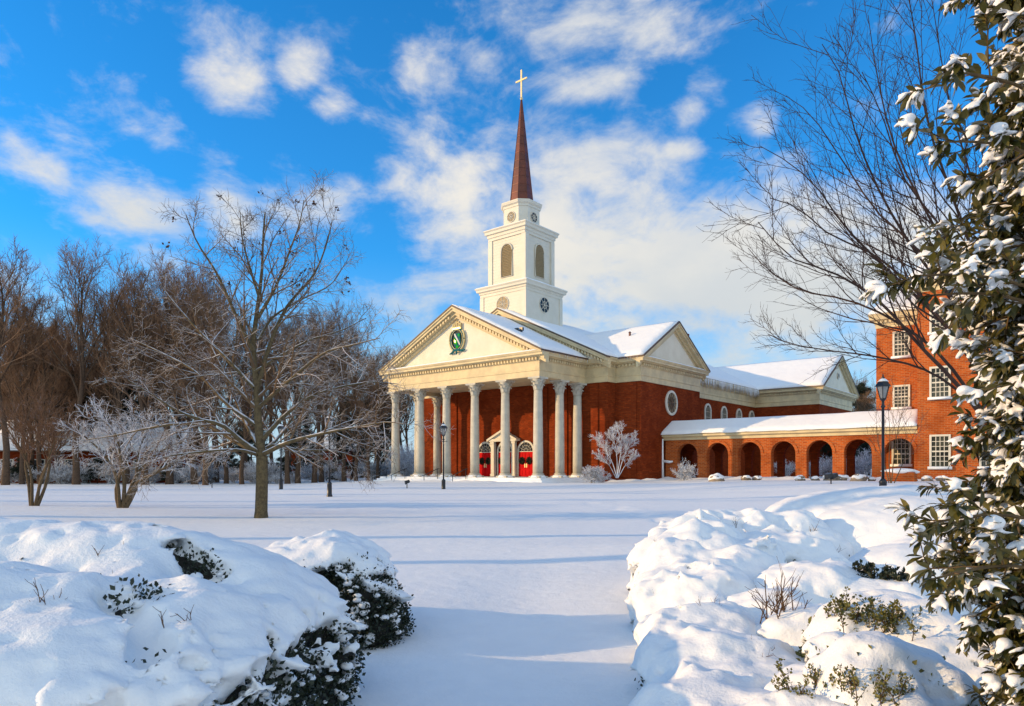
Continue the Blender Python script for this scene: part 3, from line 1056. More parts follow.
cn = MB()
cn.sweep(sq(2.95), [(-.3, 19.1), (.06, 19.1), (.06, 19.35), (.14, 19.4), (.14, 19.55), (.34, 19.62), (.36, 19.8), (.46, 19.95), (.46, 20.02), (-.3, 20.02)], True)
cn.box(-2.85, 2.85, TY - 2.85, TY + 2.85, 19.9, 20.017)
cn.build('tower_cornice', M['white'], TW)
cn = MB()
cn.sweep(sq(2.32), [(-.3, 24.9), (.10, 24.9), (.10, 25.15), (.18, 25.2), (.20, 25.45), (.36, 25.52), (.38, 25.75), (.48, 25.88), (.48, 25.95), (-.3, 25.95)], True)
cn.box(-2.3, 2.3, TY - 2.3, TY + 2.3, 25.8, 25.947)
cn.build('tower_cornice', M['white'], TW)
cn = MB()
cn.sweep(oct1, [(-.3, 28.1), (.06, 28.1), (.08, 28.3), (.22, 28.42), (.28, 28.62), (.28, 28.7), (-.3, 28.7)], True)
cn.prism([(x * .98, TY + (y - TY) * .98) for x, y in oct1], 'z', 28.5, 28.695)
cn.build('tower_cornice', M['white'], TW)
for (a, b2, zz, seed) in ((3.36, 2.38, 20.025, 3), (2.76, 1.7, 25.955, 4)):
    slab('tower_snow', (-a, TY - a, zz), (a, TY - a, zz), (a * .96, TY - b2, zz + .02), (-a * .96, TY - b2, zz + .02), .14, TW, M['snow_far'], 24, 6, seed, .1)
    slab('tower_snow', (a, TY - a, zz), (a, TY + a, zz), (b2, TY + a * .96, zz + .02), (b2, TY - a * .96, zz + .02), .2, TW, M['snow_far'], 24, 6, seed + 7, .1)
sp = MB()
o8 = [(1.24 * math.cos(PI / 8 + PI * k / 4), 1.24 * math.sin(PI / 8 + PI * k / 4)) for k in range(8)]
vs = []
prof = [(1.06, 28.702), (1.0, 29.0), (.06, 39.7)]
for f, z in prof:
    vs += [(x * f, TY + y * f, z) for x, y in o8]
fs = [(k * 8 + i, k * 8 + (i + 1) % 8, (k + 1) * 8 + (i + 1) % 8, (k + 1) * 8 + i) for k in range(2) for i in range(8)] + [tuple(range(16, 24))]
sp.add(vs, fs)
for i in range(8):                                         # standing seams on the arrises and courses across
    x, y = o8[i]
    sp.tube([(x, TY + y, 29.0), (x * .06, TY + y * .06, 39.7)], [.045, .02], 4)
for z in np.arange(29.8, 38.8, .85):
    f = 1 - .94 * (z - 29) / 10.7
    sp.sweep([(x * f, TY + y * f) for x, y in o8], [(-.02, z), (.022, z), (.022, z + .05), (-.02, z + .05)], True)
sp.build('spire', M['copper'], TW)
cx = MB()
cx.lathe([(.10, 39.65), (.16, 39.8), (.06, 39.95)], 12, (0, TY, 0))
cx.box(-.075, .075, TY - .06, TY + .06, 39.9, 42.75).box(-.74, -.078, TY - .058, TY + .058, 41.62, 41.77).box(.078, .74, TY - .058, TY + .058, 41.62, 41.77)
cx.build('cross', M['gold'], TW)


def face_xf(side, half, pts):
    """points given as (across, out, up) on one of the four tower faces"""
    out = []
    for (u, o, z) in pts:
        h = half + o
        out.append({0: (u, TY - h, z), 1: (h, TY + u, z), 2: (-u, TY + h, z), 3: (-h, TY - u, z)}[side])
    return out


def on_face(mb, side, half):
    mb.v = face_xf(side, half, mb.v)
    return mb


for side in range(4):
    for (half, zc, r) in ((2.962, 18.05, .78), (1.62, 27.15, .52)):
        w = MB().prism([(r * math.cos(a), zc + r * math.sin(a)) for a in np.linspace(0, 2 * PI, 25)[:-1]], 'y', .003, .03)
        wn = on_face(w, side, half).build('round_window', M['tan'] if side in (0, 3) else M['glass'], TW)
        b2 = MB()
        for a in range(4):
            t = PI * a / 4
            b2.tube([(r * math.cos(t), .045, zc + r * math.sin(t)), (-r * math.cos(t), .045, zc - r * math.sin(t))], .026, 4)
        b2.tube([(r * .45 * math.cos(t), .045, zc + r * .45 * math.sin(t)) for t in np.linspace(0, 2 * PI, 17)], .026, 4)
        b2.tube([(r * math.cos(t), .04, zc + r * math.sin(t)) for t in np.linspace(0, 2 * PI, 25)], .045, 6)
        on_face(b2, side, half).build('round_window', M['white'], TW)
    r = .72
    arc = [(r * math.cos(PI * q / 16), 23.55 + r * math.sin(PI * q / 16)) for q in range(17)] + [(-r, 20.95), (r, 20.95)]
    on_face(MB().prism(arc, 'y', .003, .03), side, 2.302).build('belfry_louvre', M['louvre'], TW)
    lv = MB()
    z = 21.05
    while z < 24.2:
        hw = r if z < 23.55 else math.sqrt(max(0, r * r - (z - 23.55) ** 2))
        lv.add([(-hw, .03, z + .1), (hw, .03, z + .1), (hw, .13, z), (-hw, .13, z)], [(0, 1, 2, 3), (3, 2, 1, 0)])
        z += .16
    on_face(lv, side, 2.302).build('belfry_louvre', M['louvre'], TW, fix=False)
    fr = MB()
    pts = [(q[0], .07, q[1]) for q in arc]
    fr.tube(pts + pts[:1], .075, 6)
    on_face(fr, side, 2.302).build('belfry_louvre', M['white'], TW)

# small fixtures on the roofs
f = MB().box(6.2, 6.5, .9, 1.2, 13.4, 13.9).box(5.9, 6.25, .8, 1.0, 13.8, 14.1).box(6.45, 6.8, .8, 1.0, 13.8, 14.1)
f.build('floodlight', M['black'], CH)
MB().lathe([(.10, 0), (.10, .55), (.16, .56), (.02, .68)], 10, (11.5, 11.2, 14.0)).build('vent_pipe', M['copper'], CH)
MB().box(13.6, 14.0, 18.2, 18.6, 13, 15.2).build('chimney', M['brick'], CH)

# wreaths hang on the doors
def wreath_mesh(seed):
    rg = np.random.default_rng(seed)
    n = 420
    a = rg.uniform(0, 2 * PI, n); b = rg.uniform(0, 2 * PI, n); r = .23 + .085 * np.cos(b)
    P = np.stack([r * np.cos(a), .07 * np.sin(b), r * np.sin(a)], 1)
    D = nrm(np.stack([np.cos(a) * np.cos(b), np.sin(b), np.sin(a) * np.cos(b)], 1) + rg.normal(size=(n, 3)) * .6)
    V, F = leaves(P, D, rg.normal(size=(n, 3)), .11)
    t = MB().tube([(.23 * math.cos(q), 0, .23 * math.sin(q)) for q in np.linspace(0, 2 * PI, 25)], .06, 6)
    return V, F, t


wr = None
for i, p in enumerate(wreath_spots):
    if wr is None:
        V, F, t = wreath_mesh(3)
        wr = npmesh('wreath', V, F, M['wreath'])
        wo = t.build('ring', M['wreath'], wr)
        o = wr
    else:
        o = copy_tree(wr)
    o.location = chw(*p)
    o.rotation_euler = (0, 0, ANG)
    tag(o, 'dark round evergreen wreath on the %s leaf of the %s red chapel door' % (('right', 'left')[i % 2 == 0], ('far left', 'middle', 'nearest')[i // 2]), 'wreath', 'wreaths on the chapel doors')

# ------------------------------------------------------------------ the arcade: a covered walk from the chapel to the brick hall (built in the chapel's axes)
def local(name, label, cat, group=None, loc=(0, 0, 0)):
    return empty(name, chw(*loc), ANG, label, cat, group)


AX = 9.175
AC = local('covered_walkway', 'low brick arcade of round arches under a snowy roof, joining chapel and hall', 'arcade')
XA0, XA1 = 5.6 + AX, 26.28 + AX
arch_c = [7.78 + AX + 2.873 * k for k in range(7)]


def arch_wall(mb, x0, x1, z0, z1, arcs, hw, spring, y0, y1):
    xs = x0
    N = 14
    for c in arcs:
        mb.box(xs, c - hw, y0, y1, z0, z1)
        pts = [(c - hw * math.cos(PI * q / N), spring + hw * math.sin(PI * q / N)) for q in range(N + 1)]
        for q in range(N):
            (a, za), (b, zb) = pts[q], pts[q + 1]
            v = [(a, y0, za), (b, y0, zb), (b, y0, z1), (a, y0, z1), (a, y1, za), (b, y1, zb), (b, y1, z1), (a, y1, z1)]
            mb.add(v, [(0, 1, 2, 3), (5, 4, 7, 6), (0, 4, 5, 1), (3, 2, 6, 7)])
        xs = c + hw
    mb.box(xs, x1, y0, y1, z0, z1)


B = MB()
arch_wall(B, XA0, XA1, 0.3, 4.25, arch_c, 1.0, 2.92, 12.1, 12.7)
B.build('wall', M['brick_hall'], AC)
B = MB()
arch_wall(B, XA0, XA1, 0.3, 4.25, arch_c, 1.16, 2.72, 15.5, 15.95)
B.build('wall', M['brick'], AC)  # darker chapel brick puts the shade inside the arches into the wall's colour
MB().box(XA0, XA1, 12.71, 15.49, 4.0, 4.248).build('ceiling', M['copper'], AC)
B = MB()
for c in arch_c:                                           # a rowlock ring round each arch and a band at its spring
    N = 14
    for q in range(N):
        a0, a1 = PI * q / N, PI * (q + 1) / N
        B.prism([(c + r * math.cos(a), 2.92 + r * math.sin(a)) for r, a in ((1.003, a0), (1.24, a0), (1.24, a1), (1.003, a1))], 'y', 12.05, 12.097)
for a, b2 in zip([XA0 - 1.0] + arch_c, arch_c + [XA1 + 1.0]):
    if b2 - 1.0 - (a + 1.0) > .02:
        B.box(a + 1.0, b2 - 1.0, 12.06, 12.097, 2.78, 2.92)
B.build('arch_ring', M['brick_hall'], AC)
B = MB()
B.prism([(11.98, 4.252), (11.98, 4.5), (11.7, 4.56), (11.7, 4.76), (16.4, 4.76), (16.4, 4.56), (16.12, 4.5), (16.12, 4.252)], 'x', XA0 - .3, XA1 - .004)
B.build('fascia', M['cream'], AC)
rf = MB().prism([(11.62, 4.765), (16.48, 4.765), (14.05, 6.12)], 'x', XA0 - .36, XA1 - .004).build('roof', M['dark_line'], AC)
slab('snow', (XA0 - .42, 11.58, 4.77), (XA1 - .01, 11.58, 4.77), (XA1 - .01, 14.05, 6.13), (XA0 - .42, 14.05, 6.13), .2, rf, M['snow_far'], 80, 10, 51, .22, .9)
slab('snow', (XA1 - .01, 16.52, 4.77), (XA0 - .42, 16.52, 4.77), (XA0 - .42, 14.05, 6.13), (XA1 - .01, 14.05, 6.13), .2, rf, M['snow_far'], 60, 10, 52, .12)
MB().box(XA0, XA1, 12.71, 15.39, .3, .78).build('walk_floor', M['stone'], AC)
d = MB(); d.smooth = True
d.tube([(XA0 - .22, 11.86, 4.4), (XA0 - .22, 11.86, 2.6), (XA0 - .18, 11.84, .5)], [.12, .14, .16], 8)
d.tube([(XA0 - .2, 11.86, 2.35), (XA0 + .5, 11.9, 2.25), (XA0 + .8, 11.96, 2.3)], [.12, .14, .08], 6)
d.build('iced_downspout', M['snow_far'], AC)

# ------------------------------------------------------------------ the brick hall on the right
HL = local('brick_hall', 'tall orange brick hall with white sash windows, partly behind the evergreen', 'building')
HX0 = 26.3 + AX          # front block
WX0 = 22.95 + AX         # set-back wing over the arcade
B = MB()
B.box(HX0, HX0 + 24, 11.75, 30, .2, 14.6)
B.box(WX0, HX0 - .002, 14.3, 30, .2, 12.75)
B.build('wall', M['brick_hall'], HL)
B = MB()
pf = [(-.4, 12.75), (.05, 12.75), (.05, 13.05), (.12, 13.08), (.12, 13.32), (.42, 13.4), (.46, 13.7), (.52, 13.85), (-.4, 13.85)]
B.sweep([(WX0, 30), (WX0, 14.3), (HX0 - .004, 14.3)], pf)
for k in range(11):
    B.cbox((WX0 + .15 + k * .3, 14.08, 13.22), (.15, .2, .18))
B.sweep([(HX0, 30), (HX0, 11.75), (HX0 + 24, 11.75)], [(o, z + 1.85) for o, z in pf])
B.build('cornice', M['cream'], HL)
rf = MB().prism([(14.0, 13.86), (29.9, 13.86), (22, 17.3)], 'x', WX0 - .3, HX0 - .02).prism([(11.4, 15.71), (29.9, 15.71), (20.6, 19.6)], 'x', HX0 - .4, HX0 + 24).build('roof', M['dark_line'], HL)
slab('snow', (WX0 - .45, 13.78, 13.86), (HX0 - .06, 13.78, 13.86), (HX0 - .06, 22, 17.32), (WX0 - .45, 22, 17.32), .26, rf, M['snow_far'], 16, 12, 61, .1)
slab('snow', (HX0 - .5, 11.2, 15.72), (HX0 + 24, 11.2, 15.72), (HX0 + 24, 20.6, 19.62), (HX0 - .5, 20.6, 19.62), .26, rf, M['snow_far'], 40, 12, 62, .1)


def sash(cx, z0, z1, w, y, nx=4, nz=6):
    f = MB()
    h = w / 2
    f.box(cx - h, cx - h + .14, y - .10, y - .004, z0, z1).box(cx + h - .14, cx + h, y - .10, y - .004, z0, z1)
    f.box(cx - h + .142, cx + h - .142, y - .10, y - .004, z1 - .14, z1).box(cx - h + .142, cx + h - .142, y - .10, y - .004, z0, z0 + .10)
    f.box(cx - h - .10, cx + h + .10, y - .2, y - .003, z0 - .14, z0 - .003)
    o = f.build('window', M['white'], HL)
    MB().box(cx - h + .145, cx + h - .145, y - .03, y - .005, z0 + .104, z1 - .144).build('pane', M['pane'], o)
    g = MB()
    for q in range(1, nx):
        x = cx - h + .14 + (w - .28) * q / nx
        g.box(x - .022, x + .022, y - .06, y - .032, z0 + .105, z1 - .145)
    for q in range(1, nz):
        z = z0 + .10 + (z1 - z0 - .24) * q / nz
        tt = .05 if q == nz // 2 else .022
        g.box(cx - h + .15, cx + h - .15, y - .068, y - .0621, z - tt, z + tt)
    g.build('glazing_bar', M['white'], o)
    s = MB(); s.smooth = True
    s.prism([(y - .22, z0 - .138), (y - .22, z0 - .02), (y - .17, z0 + .06), (y - .105, z0 + .09), (y - .105, z0 + .001), (y - .2, z0 - .002)], 'x', cx - h - .10, cx + h + .10)
    s.build('sill_snow', M['snow_far'], o)


for k in range(7):
    cx = 27.75 + AX + 3.05 * k
    for z0, z1 in ((1.70, 4.10), (6.75, 9.05), (11.5, 13.55)):
        sash(cx, z0, z1, 1.34, 11.75)
cx = 24.75 + AX
sash(cx, 6.35, 8.15, 1.22, 14.3)
sash(cx, 10.35, 12.35, 1.22, 14.3)
sash(cx, 1.9, 4.1, 1.35, 14.3, 4, 5)

# ------------------------------------------------------------------ boulders, planter and floodlights along the arcade and on the lawn


def lump(rng, c, r, sub=3, noise=.35, seed=1):
    bm = bmesh.new()
    bmesh.ops.create_icosphere(bm, subdivisions=sub, radius=1.0)
    for v in bm.verts:
        k = 1 + noise * mnoise.noise(v.co * 1.3 + Vector((seed * 7.1, seed, 3)))
        v.co = Vector((c[0] + v.co.x * r[0] * k, c[1] + v.co.y * r[1] * k, c[2] + v.co.z * r[2] * k))
    V = np.array([v.co[:] for v in bm.verts]); F = np.array([[v.index for v in f.verts] for f in bm.faces])
    bm.free()
    return V, F


rng = random.Random(8)
ROCKPX = [(717, 478, 1.0), (746, 478, .6), (757, 478, .55), (799.5, 477, .62), (815, 477, .5), (830, 476, .8), (842, 476, .7), (859, 477, .8), (862, 479, .4), (872, 480, .4), (912, 480, .5), (927, 481, .55), (940, 478, .5)]
place_txt = ['below the second arch from the chapel', 'at the left foot of the third arch from the chapel', 'at the right foot of the third arch from the chapel', 'at the pier after the fourth arch',
             'at the left foot of the fifth arch from the chapel', 'at the right foot of the fifth arch', 'at the left foot of the sixth arch', 'below the middle of the sixth arch', 'small and tilted, before the sixth arch',
             'at the right foot of the sixth arch', 'beside the brick planter', 'under the ground-floor window of the hall', 'beyond the hall window, by the evergreen']
for i, (px, py, r) in enumerate(ROCKPX):
    Y = 52.5 + (px < 760) * 3.5 - (px > 850) * 3.5
    p = at(px, Y)
    V, F = lump(rng, (0, 0, .12), (r * .62, r * .5, r * .40), 3, .6, i)
    o = npmesh('boulder', V, F, M['rock'], smooth=True)
    V, F = lump(rng, (0, 0, .10 + r * .2), (r * .6, r * .5, r * .30), 3, .4, i + .4)
    npmesh('snow_cap', V, F, M['snow_far'], o, True)
    o.location = p
    tag(o, 'snow-capped boulder ' + place_txt[i], 'boulder', 'boulders along the arcade')
p = at(899, 47.5)
pl = MB().box(-1.0, 1.0, -.45, .45, -.1, .62).build('brick_planter', M['brick_hall'])
pl.location = p; pl.rotation_euler = (0, 0, ANG)
tag(pl, 'low brick planter box heaped with snow in front of the last arch', 'planter')
V, F = lump(rng, (0, 0, .66), (1.12, .56, .22), 3, .25, 3)
npmesh('snow_cap', V, F, M['snow_far'], pl, True)


def floodlight(px, Y, s, label, heads=2):
    o = empty('ground_floodlight', at(px, Y), 0.3, label, 'floodlight', 'floodlights on the lawn')
    MB().tube([(0, 0, -.1), (0, 0, .30 * s)], .035 * s, 8).build('stake', M['black'], o)
    for k in range(heads):
        x = (k - (heads - 1) / 2) * .34 * s
        h = MB().prism([(-.13 * s, .26 * s), (-.16 * s, .52 * s), (.14 * s, .60 * s), (.2 * s, .42 * s)], 'y', -.14 * s, .14 * s)
        h.v = [(v[0] + x, v[1], v[2]) for v in h.v]
        h.build('lamp_head', M['black'], o)
    return o


floodlight(831, 44, 1.15, 'black twin-head floodlight standing in the snow before the arcade')
floodlight(407, 50, 1.0, 'dark squat floodlight in the snow near the portico columns', 1)
floodlight(212, 62, 1.2, 'small dark floodlight in the snow beyond the big bare tree', 1)

# iron handrails on the portico steps
for i, x in enumerate((-9.2, -6.4, -1.84, 1.84)):
    o = local('handrail', ['thin snowy handrail before the farthest portico column', 'thin snowy handrail beside the second column from the far end',
                           'thin snowy handrail left of the middle church door', 'thin snowy handrail right of the middle church door'][i], 'handrail', 'handrails on the portico steps', (x, -1.2, 0))
    MB().tube([(0, 0, .5), (0, 0, 1.6)], .03, 6).build('post', M['black'], o)
    MB().tube([(0, -1.7, .1), (0, -1.7, 1.0)], .03, 6).build('post', M['black'], o)
    MB().tube([(0, .25, 1.62), (0, 0, 1.62), (0, -1.7, 1.02), (0, -1.95, 1.0)], .035, 6).build('rail', M['black'], o)

# ------------------------------------------------------------------ lamp posts
def make_lamp():
    o = empty('lamp_post')
    s = MB(); s.smooth = True
    s.lathe([(.17, -.3), (.17, .10), (.14, .14), (.135, .72), (.15, .76), (.11, .84), (.06, .9)], 16)
    s.build('base', M['black'], o)
    s = MB(); s.smooth = True
    s.lathe([(.055, .9), (.05, 3.6), (.08, 3.62), (.08, 3.68), (.05, 3.7), (.05, 3.86), (.11, 3.92), (.12, 3.96)], 14)
    s.build('pole', M['black'], o)
    MB().tube([(-.28, 0, 3.52), (.28, 0, 3.52)], .02, 8).build('ladder_rest', M['black'], o)
    ln = MB()
    for k in range(6):
        a, b = PI / 3 * k, PI / 3 * (k + 1)
        ln.tube([(.11 * math.cos(a), .11 * math.sin(a), 3.95), (.24 * math.cos(a), .24 * math.sin(a), 4.42)], .016, 4)
        ln.tube([(.24 * math.cos(a), .24 * math.sin(a), 4.42), (.24 * math.cos(b), .24 * math.sin(b), 4.42)], .02, 4)
    ln.lathe([(.31, 4.42), (.29, 4.46), (.16, 4.62), (.08, 4.68), (.07, 4.76), (.03, 4.80), (.035, 4.84), (.0, 4.92)], 6)
    L = ln.build('lantern', M['black'], o)
    g = MB().lathe([(.10, 3.965), (.225, 4.415)], 6, cap=False)
    g.build('lantern_glass', M['frost'], L, fix=True)
    c = MB(); c.smooth = True
    c.lathe([(.20, 4.60), (.14, 4.66), (.10, 4.70), (.075, 4.715)], 12, cap=True)
    c.build('snow_cap', M['snow_far'], L)
    return o


m, t, b = principled('frosted_glass')
b.inputs['Base Color'].default_value = (.40, .39, .36, 1); b.inputs['Roughness'].default_value = .25; b.inputs['Transmission Weight'].default_value = .35
M['frost'] = m
lp = make_lamp()
lamp_at = [(883, 27.0, 502, 'black lantern post standing tall in front of the last arcade arches'), (443.5, 49, 492, 'black lantern post on the lawn in front of the portico columns'),
           (329.5, 41, 497, 'black post lamp among twigs just right of the big bare tree'), (281, 50, 491, 'black post lamp half hidden behind the big bare tree')]
for i, (px, Y, py, lab) in enumerate(lamp_at):
    o = lp if i == 0 else copy_tree(lp)
    p = at(px, Y, py); o.location = p
    tag(o, lab, 'lamp post', 'lantern posts on the lawn')

# ------------------------------------------------------------------ bare trees
BARK = twig_mat('woodland_bark', (0.14, 0.088, 0.055), (0.075, 0.050, 0.035), 0.75, 1.35, 0.8, 1.5)
TWIG = twig_mat('woodland_twigs', (0.27, 0.160, 0.090), (0.18, 0.108, 0.066), 1.0, 1.6, 0.4, 0.6)
MAINBARK = twig_mat('shade_tree_bark', (0.17, 0.125, 0.062), (0.085, 0.062, 0.036), 0.42, 0.85, 1.0, 2.5)
MAINTWIG = twig_mat('shade_tree_twigs', (0.20, 0.125, 0.065), (0.13, 0.082, 0.048), 0.15, 0.8, 0.95, 1.2)
CRAPE = twig_mat('crape_bark', (0.17, 0.115, 0.06), (0.09, 0.065, 0.04), 0.55, 1.1, 0.9, 3)
CRAPETWIG = twig_mat('crape_twigs', (0.22, 0.115, 0.06), (0.13, 0.075, 0.045), 0.5, 1.2, 0.9, 2)
FROST = twig_mat('frosted_twigs', (0.15, 0.10, 0.07), (0.10, 0.07, 0.05), -0.75, 0.05, 1.0, 4)
FROST2 = twig_mat('half_frosted_twigs', (0.17, 0.11, 0.07), (0.11, 0.075, 0.05), -0.65, 0.25, 1.0, 4)
CHERRY = twig_mat('branch_bark', (0.085, 0.048, 0.034), (0.05, 0.030, 0.024), 0.85, 1.5, 0.4, 2)
PODS = leaf_mat('dry_pods', (0.09, 0.035, 0.015), (0.05, 0.022, 0.012), 0.8)


def tall_tree(seed, H=24.0, kind=0):
    """a forest-grown tree: clear bole, steep limbs, a brush of fine twigs"""
    rng = np.random.default_rng(seed)
    K = 12
    tr = np.zeros((1, K, 3))
    lean = rng.normal(size=2) * .03
    for k in range(K):
        tr[0, k] = (lean[0] * k * H / K + .25 * math.sin(k * .9 + seed), lean[1] * k * H / K + .25 * math.cos(k * .8 + seed * 2), -.3 + (H * .93 + .3) * k / (K - 1))
    tr[0, 0, :2] = tr[0, 1, :2] * .6
    r0 = .016 * H * rng.uniform(.85, 1.15)
    R0 = (r0 * np.linspace(1, .08, K) ** .8)[None]
    R0[0, 0] *= 1.25
    lo = (.28, .40, .20)[kind]
    P1, R1 = offshoots(tr, R0, rng, (18, 16, 20)[kind], lo, .96, (.42, .50, .34)[kind], ((22, 48), (18, 38), (35, 70))[kind], 8, (.10, .12, .05)[kind], .10, .55, .03, .25, .55)
    P2, R2 = offshoots(P1, R1, rng, 8, .2, 1.0, .45, (20, 50), 6, .10, .10, .55, .026, .3, .4)
    P3, R3 = offshoots(P2, R2, rng, 6, .15, 1.0, .5, (18, 48), 5, .09, .10, .6, .018, .4, .3, lmin=.6)
    P4, R4 = offshoots(P3, R3, rng, 3, .15, 1.0, .66, (18, 48), 4, .07, .10, .7, .016, .5, .3, lmin=.6)
    wood = join([tubes(tr, R0, 8), tubes(P1, R1, 6)])
    twig = join([tubes(P2, R2, 4), tubes(P3, R3, 3), tubes(P4, R4, 3)])
    return wood, twig


def tree_thing(name, wood, twig, mw, mt, label, cat='tree', group=None, loc=(0, 0, 0), rz=0, sc=1.0):
    o = empty(name, loc, rz, label, cat, group)
    o.scale = (sc, sc, sc)
    npmesh('trunk', *wood, mw, o, True)
    npmesh('crown', *twig, mt, o, False)
    return o


protos = []
for s, (H, kd) in enumerate(((25, 1), (23, 0), (22, 1), (24, 0), (20, 2), (21, 0))):
    protos.append(tall_tree(100 + s, H, kd))
proto_obj = [None] * len(protos)


def wood_tree(k, px, Y, sc, rz, label, group, X=None):
    p = at(px, Y) if X is None else Vector((X, Y, gz(X, Y)))
    if proto_obj[k] is None:
        w, t = protos[k]
        o = tree_thing('bare_tree', w, t, BARK, TWIG, label, 'tree', group)
        proto_obj[k] = o
    else:
        o = copy_tree(proto_obj[k])
    o.location = p; o.rotation_euler = (0, 0, rz); o.scale = (sc, sc, sc)
    return tag(o, label, 'tree', group)


BELT = 'tall bare brown tree in the woodland belt beyond the lawn'
rng = random.Random(21)
front = [(-30, 98, 1.12), (66, 99, 1.06), (46, 104, 1.16), (100, 103, 1.1), (22, 102, 1.14), (118, 101, 1.06), (152, 104, 1.1), (174, 103, 1.08), (205, 102, 1.06), (-14, 84, 1.0), (12, 92, .95), (31, 90, 1.0), (56, 91, .92), (92, 94, .95), (138, 95, .98), (160, 96, 1.0), (187, 95, .97), (216, 94, .94), (4, 80, 1.05), (22, 84, 1.0), (40, 86, 1.05), (76, 83, 1.06), (112, 90, 1.04), (126, 86, 1.0), (146, 82, 1.04), (168, 84, 1.02), (178, 90, 1.06), (196, 83, .98), (206, 80, 1.0), (226, 88, 1.0),
         (243, 84, .9), (262, 90, .86), (288, 84, .80), (299, 86, .85), (314, 87, .82), (322, 92, .86), (345, 88, .80), (357, 86, .84), (369, 84, .78), (378, 92, .78)]
for i, (px, Y, sc) in enumerate(front):
    lab = BELT
    grp = 'trees of the woodland belt'
    if i == 21:
        lab = 'tallest bare tree of the belt, its vase crown above the snowy-roofed house'
    if i == 18:
        lab = 'dark bare tree at the outer edge of the woodland belt'
    wood_tree((i * 5 + i // 3) % 6 if i != 21 else 0, px, Y, sc, rng.uniform(0, 6.28), lab, grp)
for i in range(17):
    px = -20 + i * 26 + rng.uniform(-7, 7)
    Y = rng.uniform(100, 135)
    if 15 < px < 195 and Y < 112: Y += 14
    wood_tree(rng.randrange(6), px, Y, rng.uniform(1.0, 1.2) * (1.0 if px < 230 else .92), rng.uniform(0, 6.28), BELT, 'trees of the woodland belt')
for i in range(15):
    px = -20 + i * 29 + rng.uniform(-7, 7)
    wood_tree(rng.randrange(6), px, rng.uniform(145, 190), rng.uniform(1.0, 1.25), rng.uniform(0, 6.28), BELT, 'trees of the woodland belt')
# trees behind the hall on the right
for i, (px, Y, sc) in enumerate(((862, 118, .62), (869, 104, .52), (852, 126, .60), (880, 120, .6))):
    wood_tree((i * 2) % 6, px, Y, sc, i * 1.3, 'bare tree rising behind the chapel cross wing, beside the brick hall', 'trees behind the cross wing')
# woods left of the picture, between the low sun and the lawn: they throw the long shadows
for i, (X, Y, sc, k) in enumerate(((-74, 61, .72, 0), (-92, 66, .95, 2), (-86, 72, .80, 0), (-112, 70, 1.05, 2), (-125, 78, 1.1, 3),
                                   (-20, 10.8, .8, 2), (-23, 15.0, .9, 0), (-27, 22.5, 1.0, 2), (-35, 34, 1.0, 2), (-40, 41, .95, 0), (-62, 47, .9, 0), (-95, 50, 1.0, 1))):
    wood_tree(k, 0, Y, sc, i * 2.1, 'bare tree of the woodland left of the view', 'woodland left of the view', X=X)

# ------------------------------------------------------------------ evergreens in the belt
PINE = leaf_mat('pine_needles', (0.020, 0.034, 0.014), (0.010, 0.018, 0.009), 0.7, scale=1.2)
PINEBARK = twig_mat('pine_bark', (0.07, 0.04, 0.025), (0.04, 0.025, 0.018), 0.9, 1.5, .5)


def pine(seed, H=16, spread=3.6, lo=.3, dens=1.0):
    rng = np.random.default_rng(seed)
    K = 9
    tr = np.zeros((1, K, 3)); tr[0, :, 2] = np.linspace(-.3, H, K)
    tr[0, :, 0] = .25 * np.sin(np.arange(K) + seed); tr[0, :, 1] = .25 * np.cos(np.arange(K) * 1.2 + seed)
    R0 = (.018 * H * np.linspace(1, .08, K))[None]
    P1, R1 = offshoots(tr, R0, rng, 46, lo, .99, spread / H, (62, 98), 6, .05, .09, .4, .03, .3, .72)
    P2, R2 = offshoots(P1, R1, rng, 7, .25, 1.0, .42, (25, 60), 4, .06, .15, .5, .015, .4, .3)
    tips = np.concatenate([P2[:, 1:].reshape(-1, 3), P1[:, 3:].reshape(-1, 3)])
    n = int(26 * dens)
    P = np.repeat(tips, n, 0) + rng.normal(size=(len(tips) * n, 3)) * np.array([.30, .30, .16])
    D = nrm(rng.normal(size=P.shape) + np.array([0, 0, .5]))
    lv = leaves(P, D, rng.normal(size=P.shape), rng.uniform(.22, .42, len(P)), LEAF_V, LEAF_F, .55)
    return join([tubes(tr, R0, 8), tubes(P1, R1, 4)]), lv


pw = [pine(5, 17, 4.4, .22), pine(6, 14, 4.6, .3), pine(9, 20, 4.0, .45)]
pine_obj = [None] * 3
for i, (px, Y, k, sc, lab) in enumerate(((64, 98, 1, 1.10, 'dark round-headed pine behind the snowy-roofed house'), (92, 102, 0, .98, 'dark pine close beside another behind the snowy-roofed house'), (120, 97, 1, .95, 'dark pine behind the frosted crape myrtle'),
                                         (378, 104, 0, .80, 'dark pine beside the far end of the portico'), (352, 108, 1, .88, 'dark pine in the belt, second from the portico'), (862, 116, 2, .72, 'dark pine behind the gable of the cross wing'),
                                         (826, 132, 2, .98, 'pine whose top shows over the ridge of the cross wing'), (150, 150, 0, 1.0, 'dark pine deep in the belt'), (250, 150, 1, 1.0, 'dark pine deep in the belt'), (300, 140, 0, .85, 'dark pine deep in the belt'), (10, 120, 0, 1.0, 'dark pine deep in the belt'))):
    if pine_obj[k] is None:
        w, l = pw[k]
        o = empty('pine_tree')
        npmesh('trunk', *w, PINEBARK, o, True); npmesh('crown', *l, PINE, o)
        pine_obj[k] = o
    else:
        o = copy_tree(pine_obj[k])
    o.location = at(px, Y); o.scale = (sc,) * 3; o.rotation_euler = (0, 0, i * 1.7)
    tag(o, lab, 'pine tree', 'pines of the woodland belt')

